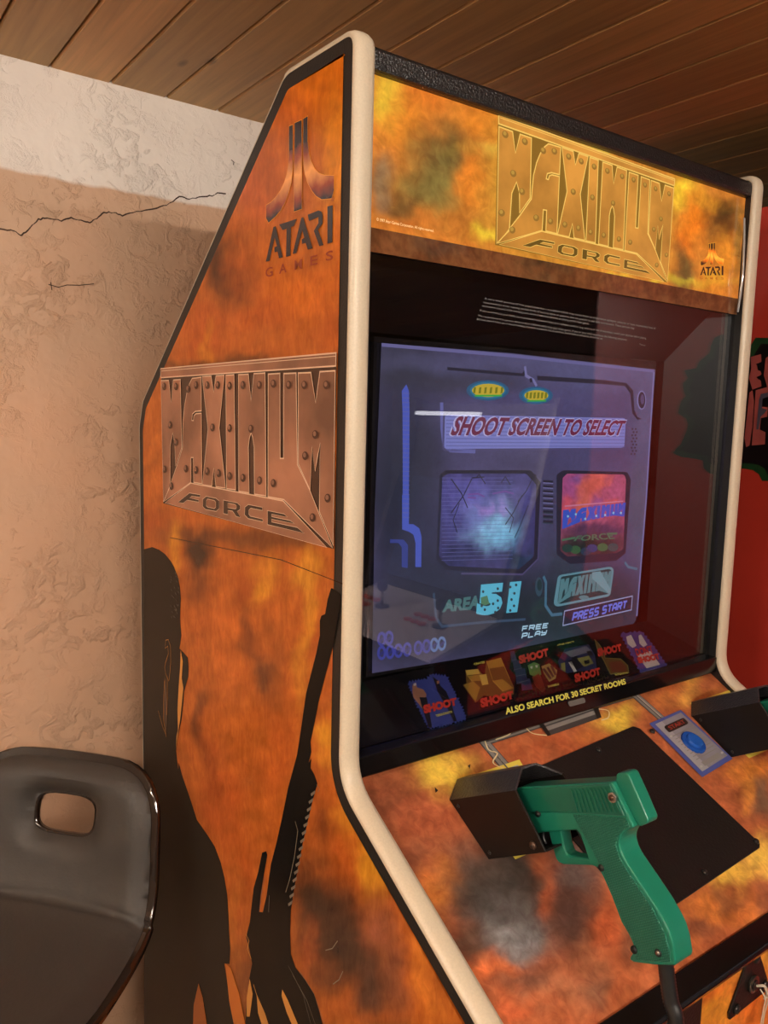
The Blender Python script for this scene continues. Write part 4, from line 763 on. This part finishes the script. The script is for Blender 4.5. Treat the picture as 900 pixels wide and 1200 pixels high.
mb.tube(bez([g0+V((.001, -.004, -.002)), g0+V((.004, -.009, -.010)), g0+V((.011, -.009, -.016)), g0+V((.012, -.005, -.05)), g0+V((.013, -.003, -.16))], 6), .0008, WRE)
mb.tube(bez([g0+V((.009, -.007, -.015)), g0+V((.007, -.005, -.05)), g0+V((.004, -.004, -.10)), g0+V((.006, -.003, -.15))], 6), .0007, WRE)
tag(mb.build('key_tie'), 'pale wire tie twisted through the lock on the black triangular plate', 'wire tie')
# holsters: sheet steel housings open towards the player
def holster(du):
    """tall box open at the player's end; long side plates stand on the sloping panel"""
    mb = MB(); x0 = .0955+du
    A = V((x0, -.0362, 1.0818)); B = V((x0, -.1005, 1.0435))   # contact line on the panel, upslope -> downslope
    xp = Plane((-1, 0, 0), (x0, 0, 0)); TRp = xp.p((604, 926)) if du == 0 else None
    C_ = V((x0, -.1330, 1.1328)); D_ = V((x0, -.1765, 1.0880))  # free edge, upper and lower
    t = .0025; W_ = .070
    up = (A-B).normalized()
    mb.prism([A, C_, D_, B], DARKSIDE, (0, 0, 0), (t, 0, 0), .0006)                               # near side
    A2, C2, D2, B2 = [V(q)+V((W_, 0, 0)) for q in (A, C_, D_, B)]
    mb.prism([A2, C2, D2, B2], DARKSIDE, (0, 0, 0), (t, 0, 0), .0006)
    rh = .020; mid = V((W_/2, 0, 0)); nr = V((0, up.y, up.z)).normalized()
    Ar, Cr = A+V((.026, 0, 0))+nr*rh, C_+V((.026, 0, 0))+nr*rh
    Ar2, Cr2 = A+V((W_-.022, 0, 0))+nr*rh, C_+V((W_-.022, 0, 0))+nr*rh
    for q in ((A, C_, Cr, Ar), (Ar, Cr, Cr2, Ar2), (Ar2, Cr2, C2, A2)):
        nn = (q[1]-q[0]).cross(q[2]-q[0]).normalized(); nn = nn if nn.z > 0 else -nn
        mb.prism(list(q), HTOP, (0, 0, 0), tuple(-nn*.002), 0)
    mb.prism([B+V((t, 0, 0)), D_+V((t, 0, 0)), D2, B2], STEEL, (0, 0, 0), tuple(up*.002), 0)
    o = mb.build('gun_holster', CAB)
    for q, r in (((1-.13, .87), .0045), ((.1, .9), .0022), ((.08, .12), .0022)):
        a, b = q; p = A.lerp(C_, a).lerp(B.lerp(D_, a), b); bolt(p+V((-.0003, 0, 0)), V((-1, 0, 0)), r, o, 'rivet', BRONZE if r > .004 else BOLT)
    return o
HTOP = mat('lit_textured_steel', (46, 46, 50), .3, bump=.8, scale=420, spec=.8); DARKSIDE = mat('satin_black_steel', (20, 15, 13), .4, spec=.3); BRONZE = mat('bronze_rivet', (86, 62, 48), .35, metal=.5)  # holster tops: light falling on them put into a lighter steel colour
holster(0); holster(.4585)

# ------------------------------------------------------------------ light guns
GRNP = mat('green_plastic', (24, 112, 90), .3, spec=.5); GRNL = mat('green_plastic_slide', (18, 92, 73), .28)
def checker_mat():
    m, nt, b = node_mat('green_checkered_grip'); N = nt.nodes; L = nt.links
    b.inputs['Base Color'].default_value = lin((20, 98, 78)); b.inputs['Roughness'].default_value = .38
    tc = N.new('ShaderNodeTexCoord'); outs = []
    for ang in (.35, -.9):
        mp = N.new('ShaderNodeMapping'); mp.inputs['Rotation'].default_value = (ang, 0, 0); L.new(tc.outputs['Object'], mp.inputs['Vector'])
        wv = N.new('ShaderNodeTexWave'); wv.bands_direction = 'Y'; wv.inputs['Scale'].default_value = 160; L.new(mp.outputs[0], wv.inputs['Vector']); outs.append(wv)
    mu = N.new('ShaderNodeMath'); mu.operation = 'MULTIPLY'; L.new(outs[0].outputs['Fac'], mu.inputs[0]); L.new(outs[1].outputs['Fac'], mu.inputs[1])
    bp = N.new('ShaderNodeBump'); bp.inputs['Strength'].default_value = .8; bp.inputs['Distance'].default_value = .0012; L.new(mu.outputs[0], bp.inputs['Height']); L.new(bp.outputs['Normal'], b.inputs['Normal'])
    return m
GRIPM = checker_mat(); CHROME = mat('bright_nut', (190, 186, 180), .25, metal=.95); HOLE = mat('screw_hole', (10, 16, 14), .6); RUB = mat('black_cable_rubber', (24, 24, 25), .35, spec=.6)
def light_gun(du, label):
    X = .113; T = .026
    gp = Plane((-1, 0, 0), (X, 0, 0)); ct = (500, 860, 2.25); dv = V((du, 0, 0))
    def P(l, o=0): return [p+dv for p in gp.many(l, o, ct)]
    root = empty('light_gun', P([(470, 300)])[0]+V((T/2, 0, 0)), label, 'light gun', 'green light guns in the black holsters')
    mb = MB(); out = [(170, 168), (243, 141), (487, 127), (546, 247), (530, 254), (516, 264), (509, 278), (508, 294), (513, 314), (524, 336), (560, 390), (603, 455), (626, 496), (640, 526), (650, 560), (656, 600), (654, 612), (600, 610), (545, 603), (534, 596), (536, 588), (544, 576), (546, 562), (535, 536), (512, 496), (488, 432), (468, 385), (452, 354), (432, 346), (424, 326), (412, 288), (404, 266), (395, 254), (345, 257), (310, 260), (275, 264), (196, 282)]
    mb.prism(P(out), GRNP, (0, 0, 0), (T, 0, 0), .0042, 3, False); mb.build('frame', root)
    mb = MB(); sl_ = [(200, 160), (243, 145), (484, 131), (524, 216), (385, 208), (285, 206), (215, 214)]
    mb.prism(P(sl_, .0016), GRNL, (0, 0, 0), (.004, 0, 0), .001, 2)
    for k in range(11):
        x = 386+k*10; a = P([(x, 146-k*.4), (x+16+k, 203)], .0018); w = V((0, .0011, .0005)); mb.prism([a[0]-w, a[0]+w, a[1]+w, a[1]-w], GRNL, (0, 0, 0), (-.0009, 0, 0), 0)
    mb.build('slide', root)
    mb = MB(); mb.prism(P([(387, 212), (526, 221), (537, 244), (518, 255), (505, 268), (500, 290), (507, 318), (520, 344), (596, 458), (630, 528), (642, 570), (646, 602), (600, 600), (549, 595), (556, 574), (552, 556), (526, 510), (497, 436), (470, 372), (440, 310), (408, 250)], .0012), GRIPM, (0, 0, 0), (.004, 0, 0), .0008, 2); mb.build('grip_panel', root)
    mb = MB(); gl = [(309, 260), (318, 296), (328, 332), (334, 343), (348, 350), (452, 354), (440, 338), (368, 327), (357, 321), (351, 304), (343, 258)]
    mb.prism([p+V((.006, 0, 0)) for p in P(gl)], GRNP, (0, 0, 0), (T-.012, 0, 0), .0018, 2); mb.build('trigger_guard', root)
    mb = MB(); mb.prism([p+V((.009, 0, 0)) for p in P([(372, 254), (398, 254), (408, 290), (424, 322), (412, 322), (396, 296), (384, 276)])], HOLE, (0, 0, 0), (.009, 0, 0), .001); mb.build('trigger', root)
    mb = MB(); mb.prism([p+V((.006, 0, 0)) for p in P([(487, 132), (488, 112), (494, 107), (512, 106), (520, 112), (546, 170), (572, 232), (570, 242), (552, 250), (546, 247)])], GRNP, (0, 0, 0), (T-.011, 0, 0), .0022, 2); mb.build('rear_sight', root)
    a, b = [p+V((T/2, 0, 0)) for p in P([(300, 282), (250, 291)])]; mb = MB(); mb.cyl(a, b, .0085, RUB, bev=.0015); mb.build('barrel', root)
    c = P([(497, 165)], .0018)[0]; mb = MB(); mb.cyl(c, c+V((-.003, 0, 0)), .0052, CHROME, seg=6, bev=.0005); mb.cyl(c, c+V((-.0042, 0, 0)), .0026, BRONZE, seg=12); mb.build('nut', root)
    for q, r in (((295, 210), .0032), ((463, 352), .0032), ((549, 568), .0034), ((613, 576), .0034)):
        c = P([q], .0017)[0]; mb = MB(); mb.cyl(c+V((.002, 0, 0)), c+V((-.0004, 0, 0)), r, HOLE, seg=16)
        if q[0] in (613, 295): mb.cyl(c, c+V((-.0008, 0, 0)), r*.62, CHROME if q[0] == 613 else HOLE, seg=12)
        mb.build('screw', root)
    gm = Plane((-1, 0, 0), (X+T/2, 0, 0)); k = [p+dv for p in gm.many([(779, 1120), (782, 1145), (786, 1172), (792, 1200)])]
    z = k[-1]; k = bez(k+[z+V((0, .004, -.05)), z+V((.004, .012, -.16)), z+V((.012, .05, -.30)), V((z.x+.02, FY-.006, z.z-.42))], 14)
    mb = MB(); mb.tube(k, [.0066+.0005*(i % 2) for i in range(len(k))], RUB, 14); mb.build('cable', root)
    return root
light_gun(0, 'green plastic light gun in the left holster with its cable hanging down')
light_gun(.4585, 'green light gun in the holster to the right of the blue start button')
# ------------------------------------------------------------------ bar stool with padded shell
def stool():
    hc = EYE + ray((72, 958))*1.13
    w = V((.66, -.75, 0)).normalized(); f = V((-w.y, w.x, 0)); f = f if f.dot(V((.589, .8, 0))) < 0 else -f
    HW = .156
    # side profile (forward, up) relative to the hole centre, s = arc length down from the top
    pr = [V((-.034, .084)), V((-.020, .04)), V((-.006, -.02)), (V((.006, -.068))), V((.026, -.104)), V((.068, -.124)), V((.15, -.132)), V((.26, -.126)), V((.34, -.122)), V((.39, -.134))]
    path = bez([(p.x, p.y, 0) for p in pr], 10); S = [0]
    for a, b in zip(path, path[1:]): S.append(S[-1]+(b-a).length)
    def at(s):
        s = max(0, min(S[-1]-1e-6, s)); i = max(k for k in range(len(S)) if S[k] <= s); t = (s-S[i])/max(1e-9, S[min(i+1, len(S)-1)]-S[i]); i2 = min(i+1, len(path)-1)
        p = path[i].lerp(path[i2], t); d = (path[i2]-path[i]).normalized(); return p, V((-d.y, d.x, 0))
    LN = S[-1]
    def outline(d):
        q = [(-HW*.93, 0), (HW*.93, 0), (HW*1.02, .16), (HW*1.05, .22), (HW*1.10, .34), (HW*1.1, LN), (-HW*1.1, LN), (-HW*1.10, .34), (-HW*1.05, .22), (-HW*1.02, .16)]
        P_ = fillet([V(a) for a in q], [.085, .085, .1, .1, .1, .09, .09, .1, .1, .1], 8)
        P_ = [p for i, p in enumerate(P_) if (p-P_[i-1]).length > 1e-5]
        n_ = len(P_); o = []
        for i in range(n_):
            t = (P_[(i+1) % n_]-P_[i-1]).normalized(); o.append(P_[i]+V((-t.y, t.x))*d)
        return o
    hole0 = lambda d: [p for p in [V((math.copysign(abs(math.cos(t*math.pi/14))**.55, math.cos(t*math.pi/14))*(.045+d), .0865+math.copysign(abs(math.sin(t*math.pi/14))**.6, math.sin(t*math.pi/14))*(.0255+d))) for t in range(28)]]
    def surf(x, s, off):
        p, nn = at(s); bow = (x/HW)**2*(.020 if s < .2 else .012); q = V((p.x, p.y))+V((nn.x, nn.y))*off
        return hc + f*(q.x+bow) + V((0, 0, q.y)) + w*x
    def sheet(ins, hi, offf, name, m, par, thick):
        o = outline(ins); h = hole0(hi); b = bmesh.new(); allp = o+h; vs = [b.verts.new((p.x, p.y, 0)) for p in allp]
        for t in tessellate_polygon([[V((p.x, p.y, 0)) for p in o], [V((p.x, p.y, 0)) for p in h]]):
            try: b.faces.new([vs[i] for i in t])
            except ValueError: pass
        st_ = .009
        for ax, lo, hi_ in ((V((1, 0, 0)), -.22, .22), (V((0, 1, 0)), 0, LN)):
            a = lo
            while a < hi_: bmesh.ops.bisect_plane(b, geom=b.verts[:]+b.edges[:]+b.faces[:], plane_co=ax*a, plane_no=ax, dist=1e-6); a += st_
        bmesh.ops.recalc_face_normals(b, faces=b.faces[:])
        segs = list(zip(o, o[1:]+o[:1]))+list(zip(h, h[1:]+h[:1]))
        def dist(p):
            d = 9
            for a, c in segs:
                ab = c-a; t = max(0, min(1, (p-a).dot(ab)/max(1e-12, ab.dot(ab)))); d = min(d, (p-a-ab*t).length)
            return d
        pts = [surf(v.co.x, v.co.y, offf(dist(V((v.co.x, v.co.y))), v.co.y)) for v in b.verts]
        back = [surf(v.co.x, v.co.y, offf(0, 0)-thick) for v in b.verts]
        b.verts.index_update(); F_ = [[v.index for v in fc.verts] for fc in b.faces]; nV = len(pts)
        rim = [(e.verts[0].index, e.verts[1].index) for e in b.edges if len(e.link_faces) == 1]; b.free()
        mb = MB(); mb.add(pts+back, F_+[[i+nV for i in fc[::-1]] for fc in F_]+[[a, c, c+nV, a+nV] for a, c in rim], m, smooth=True)
        ob = mb.build(name, par); bm_ = bmesh.new(); bm_.from_mesh(ob.data); bmesh.ops.recalc_face_normals(bm_, faces=bm_.faces[:]); bm_.to_mesh(ob.data); bm_.free(); return ob
    base = hc+f*.19; root = empty('bar_stool', (base.x, base.y, 0), 'dark padded bar stool with a hand hole in its low back and glossy shell rim', 'bar stool')
    SHELL = mat('lacquered_shell', (30, 20, 15), .14, coat=.4); PAD = mat('charcoal_leatherette', (47, 42, 38), .62, bump=.15, scale=260)
    sm = lambda d: min(1, d/.03)
    sheet(0, .001, lambda d, s: 0, 'shell', SHELL, root, .009)
    def padoff(d, s):
        crease = .005*math.exp(-((s-.206)/.010)**2)
        return .0005+.017*(1-(1-sm(d))**2)-crease*sm(d)
    sheet(IN_ * -.011, .004, padoff, 'padding', PAD, root, -.0)
    seat_z = hc.z-.165
    CH = mat('chrome_tube', (150, 146, 140), .18, metal=1); mb = MB(); b0 = V((base.x, base.y, 0)); mb.cyl(b0+V((0, 0, .02)), b0+V((0, 0, seat_z-.005)), .024, CH); mb.cyl(b0+V((0, 0, seat_z-.03)), b0+V((0, 0, seat_z-.006)), .075, CH, bev=.004); mb.build('column', root)
    mb = MB(); mb.cyl(b0, b0+V((0, 0, .02)), .18, CH, r2=.16, seg=48, bev=.004); mb.build('base', root)
IN_ = -1
stool()
# ------------------------------------------------------------------ red neighbour cabinet
RX = .95
REDM = mat('red_side_laminate', (196, 58, 44), .3, var=.08, scale=8)
rc = empty('arcade_cabinet', (1.3, .1, 0), 'red arcade cabinet with pink lettering on a black splash on its side', 'arcade cabinet')
rp = [(.62, 0), (.62, 1.885), (-.38, 1.885), (-.46, 1.82), (-.455, 1.18), (-.52, 1.02), (-.78, .86), (-.82, .80), (-.82, .70), (-.72, .55), (-.72, 0)]
for x in (RX, RX+.68):
    mb = MB(); mb.prism([(x, a, b) for a, b in [(p.x, p.y) for p in fillet([V(q) for q in rp], [0, .04, .05, .05, .06, .05, .03, .03, .03, .03, 0], 5)]], REDM, (0, 0, 0), (.022, 0, 0)); o = mb.build('side_panel', rc)
    if x == RX: RSIDE = o
mb = MB(); mb.prism([(RX+.022, a, b) for a, b in ((.60, .02), (.60, 1.865), (-.36, 1.865), (-.43, 1.81), (-.43, 1.68), (-.28, 1.62), (-.2, 1.2), (-.44, 1.12), (-.51, 1.0), (-.77, .845), (-.80, .79), (-.70, .55), (-.70, .02))], BLACK, (0, 0, 0), (.658, 0, 0)); mb.build('cabinet_body', rc)
mb = MB(); mb.add([(RX+.06, -.265, 1.60), (RX+.62, -.265, 1.60), (RX+.62, -.195, 1.22), (RX+.06, -.195, 1.22)], [(0, 1, 2, 3)], mat('dark_tube', (12, 12, 16), .1)); mb.build('screen', rc)
mb = MB(); mb.box((RX+.03, -.4345, 1.68), (RX+.67, -.431, 1.80), mat('dim_marquee', (70, 20, 16), .3)); mb.build('marquee', rc)
# lettering: chunky gothic capitals with black surrounds in a dark green-edged splash
RPL = Plane((-1, 0, 0), (RX-.0006, 0, 0)); mb = MB(); n = RPL.n
SPB = mat('splash_black', (20, 14, 16), .3); SPG = mat('splash_green', (28, 62, 34), .3, var=.4, scale=30); PNK = mat('letter_pink', (176, 84, 78), .3, var=.2, scale=20); PND = mat('letter_grey', (84, 78, 92), .3)
c10 = (780, 160, 3.0)
cxy = V((.03, 1.53)); o1 = []; o2 = []
for k in range(90):
    a = 2*math.pi*k/90; r = 1+.22*noise.noise(V((math.cos(a)*3, math.sin(a)*3, 2)))+.12*noise.noise(V((math.cos(a)*11, math.sin(a)*11, 5)))
    o1.append(V((RX-.0004, cxy.x-.05+math.cos(a)*.225*r, cxy.y+math.sin(a)*.165*r))); o2.append(V((RX-.0008, cxy.x-.05+math.cos(a)*.208*r, cxy.y+math.sin(a)*.15*r)))
mb.fill([o1], SPG); mb.fill([o2], SPB)
def rl(pts, m, lay): mb.fill([RPL.many(pts, .0004*lay, c10)], m)
rl([(300, 775), (336, 765), (338, 792), (318, 800), (330, 812), (338, 835), (326, 848), (336, 860), (338, 878), (306, 890), (294, 850), (302, 815)], PNK, 2)
rl([(322, 800), (340, 806), (340, 826), (326, 822)], SPB, 3); rl([(320, 846), (334, 840), (330, 856)], SPB, 3)
rl([(352, 780), (380, 760), (392, 800), (392, 870), (360, 886), (346, 840)], PNK, 2)
rl([(296, 900), (306, 892), (312, 930), (306, 1020), (296, 1086), (284, 1092), (278, 1060)], PNK, 2)
rl([(318, 892), (360, 880), (366, 912), (340, 920), (338, 950), (360, 952), (358, 985), (336, 990), (332, 1030), (352, 1040), (350, 1082), (304, 1086), (308, 1030)], PNK, 2)
rl([(330, 925), (336, 905), (362, 900), (360, 915), (342, 922), (340, 955), (358, 960), (350, 972), (336, 985), (328, 1030), (320, 1030)], PND, 3)
rl([(372, 890), (420, 870), (440, 960), (430, 1060), (380, 1080), (364, 1030)], PNK, 2)
mb.build('side_lettering', RSIDE)
# ------------------------------------------------------------------ games across the room, mirrored in the pane
def across(x, y, rot, label, body, glowc):
    R = Matrix.Translation((x, y, 0)) @ Matrix.Rotation(rot, 4, 'Z') @ Matrix.Diagonal((1, 1, .92, 1)); root = empty('arcade_cabinet', (x, y, 0), label, 'arcade cabinet')
    def bx(name, lo, hi, m, bev=0, par=None, extra=None):
        mb = MB(); mb.box(lo, hi, m, bev, R)
        if extra: extra(mb)
        return mb.build(name, par or root)
    def pz(name, poly, x0, x1, m):
        mb = MB(); mb.prism([R @ V((x0, a, b)) for a, b in poly], m, (0, 0, 0), tuple(R.to_3x3() @ V((x1-x0, 0, 0)))); return mb.build(name, root)
    side = [(0, 0), (.6, 0), (.6, 1.65), (.42, 1.7), (.36, 1.45), (.22, 1.0), (-.02, .92), (-.02, .84), (.06, .78)]
    for a in (-.34, .32): pz('side_panel', side, a, a+.02, body)
    pz('cabinet_body', [(.04, .02), (.58, .02), (.58, 1.63), (.44, 1.68), (.40, 1.44), (.27, .985), (.03, .9), (.03, .82), (.07, .76)], -.32, .32, BLACK)
    pz('control_panel', [(.27, .985), (.275, .995), (.0, .92), (-.005, .905), (.03, .895)], -.32, .32, mat('pale_metal_panel', (196, 188, 200), .3))
    pz('screen', [(.385, 1.40), (.375, 1.405), (.27, 1.04), (.28, 1.035)], -.27, .27, glowc)
    pz('light_strip', [(.41, 1.634), (.416, 1.648), (.409, 1.649), (.403, 1.636)], -.02, .31, mat('pale_marquee', (230, 232, 240), .3, emit=5))
    def onp(u, v): return R @ V((u, v, .92+.2667*v*1.02+.002))
    for s in (-.17, .12):
        b = onp(s, .14); up = V((0, 0, 1)); mb = MB(); mb.cyl(b, b+up*.006, .024, BLACK); mb.cyl(b, b+up*.06, .005, CHROME); 
        bb = bmesh.new(); bmesh.ops.create_uvsphere(bb, u_segments=16, v_segments=10, radius=.018); bmesh.ops.translate(bb, vec=b+up*.068, verts=bb.verts); mb.bm(bb, mat('joystick_ball', (26, 24, 26), .2), True); mb.build('joystick', root)
        for k in range(6):
            b = onp(s+.06+.034*(k % 3), .12+.04*(k//3)); mb = MB(); mb.cyl(b, b+up*.008, .014, mat('pink_button', (214, 110, 110), .3), bev=.002); mb.build('button', root)
    return root
across(.90, -1.22, math.radians(-90), 'pale-panelled arcade cabinet seen mirrored in the lower left of the glass pane', mat('grey_side_laminate', (60, 56, 66), .35), glow('dim_screen', (40, 70, 110), .5))
# ------------------------------------------------------------------ lamps
TUBE = glow('tube_light', (255, 243, 228), LAMP)
def lamp(x, y, L_, label):
    root = empty('tube_lamp', (x, y, ZC), label, 'ceiling lamp', 'tube lamps on the boarded ceiling')
    mb = MB(); mb.box((x-L_/2-.03, y-.03, ZC-.035), (x+L_/2+.03, y+.03, ZC), mat('lamp_housing', (220, 216, 208), .5), .004); mb.build('housing', root)
    mb = MB(); mb.cyl((x-L_/2, y, ZC-.062), (x+L_/2, y, ZC-.062), .016, TUBE, seg=16); mb.build('tube', root)
    for s in (-1, 1):
        mb = MB(); mb.box((x+s*L_/2-.012, y-.018, ZC-.082), (x+s*L_/2+.012, y+.018, ZC-.034), mat('lamp_housing', (220, 216, 208), .5), .003); mb.build('socket', root)

lamp(-1.7, -.65, 1.2, 'tube lamp on the boarded ceiling above and behind the viewer')
lamp(-.25, -2.0, 1.4, 'tube lamp on the boarded ceiling toward the far wall')
W = bpy.data.worlds.new('room_air'); SC.world = W; W.use_nodes = True
W.node_tree.nodes['Background'].inputs[0].default_value = (1.0, .93, .86, 1); W.node_tree.nodes['Background'].inputs[1].default_value = .5
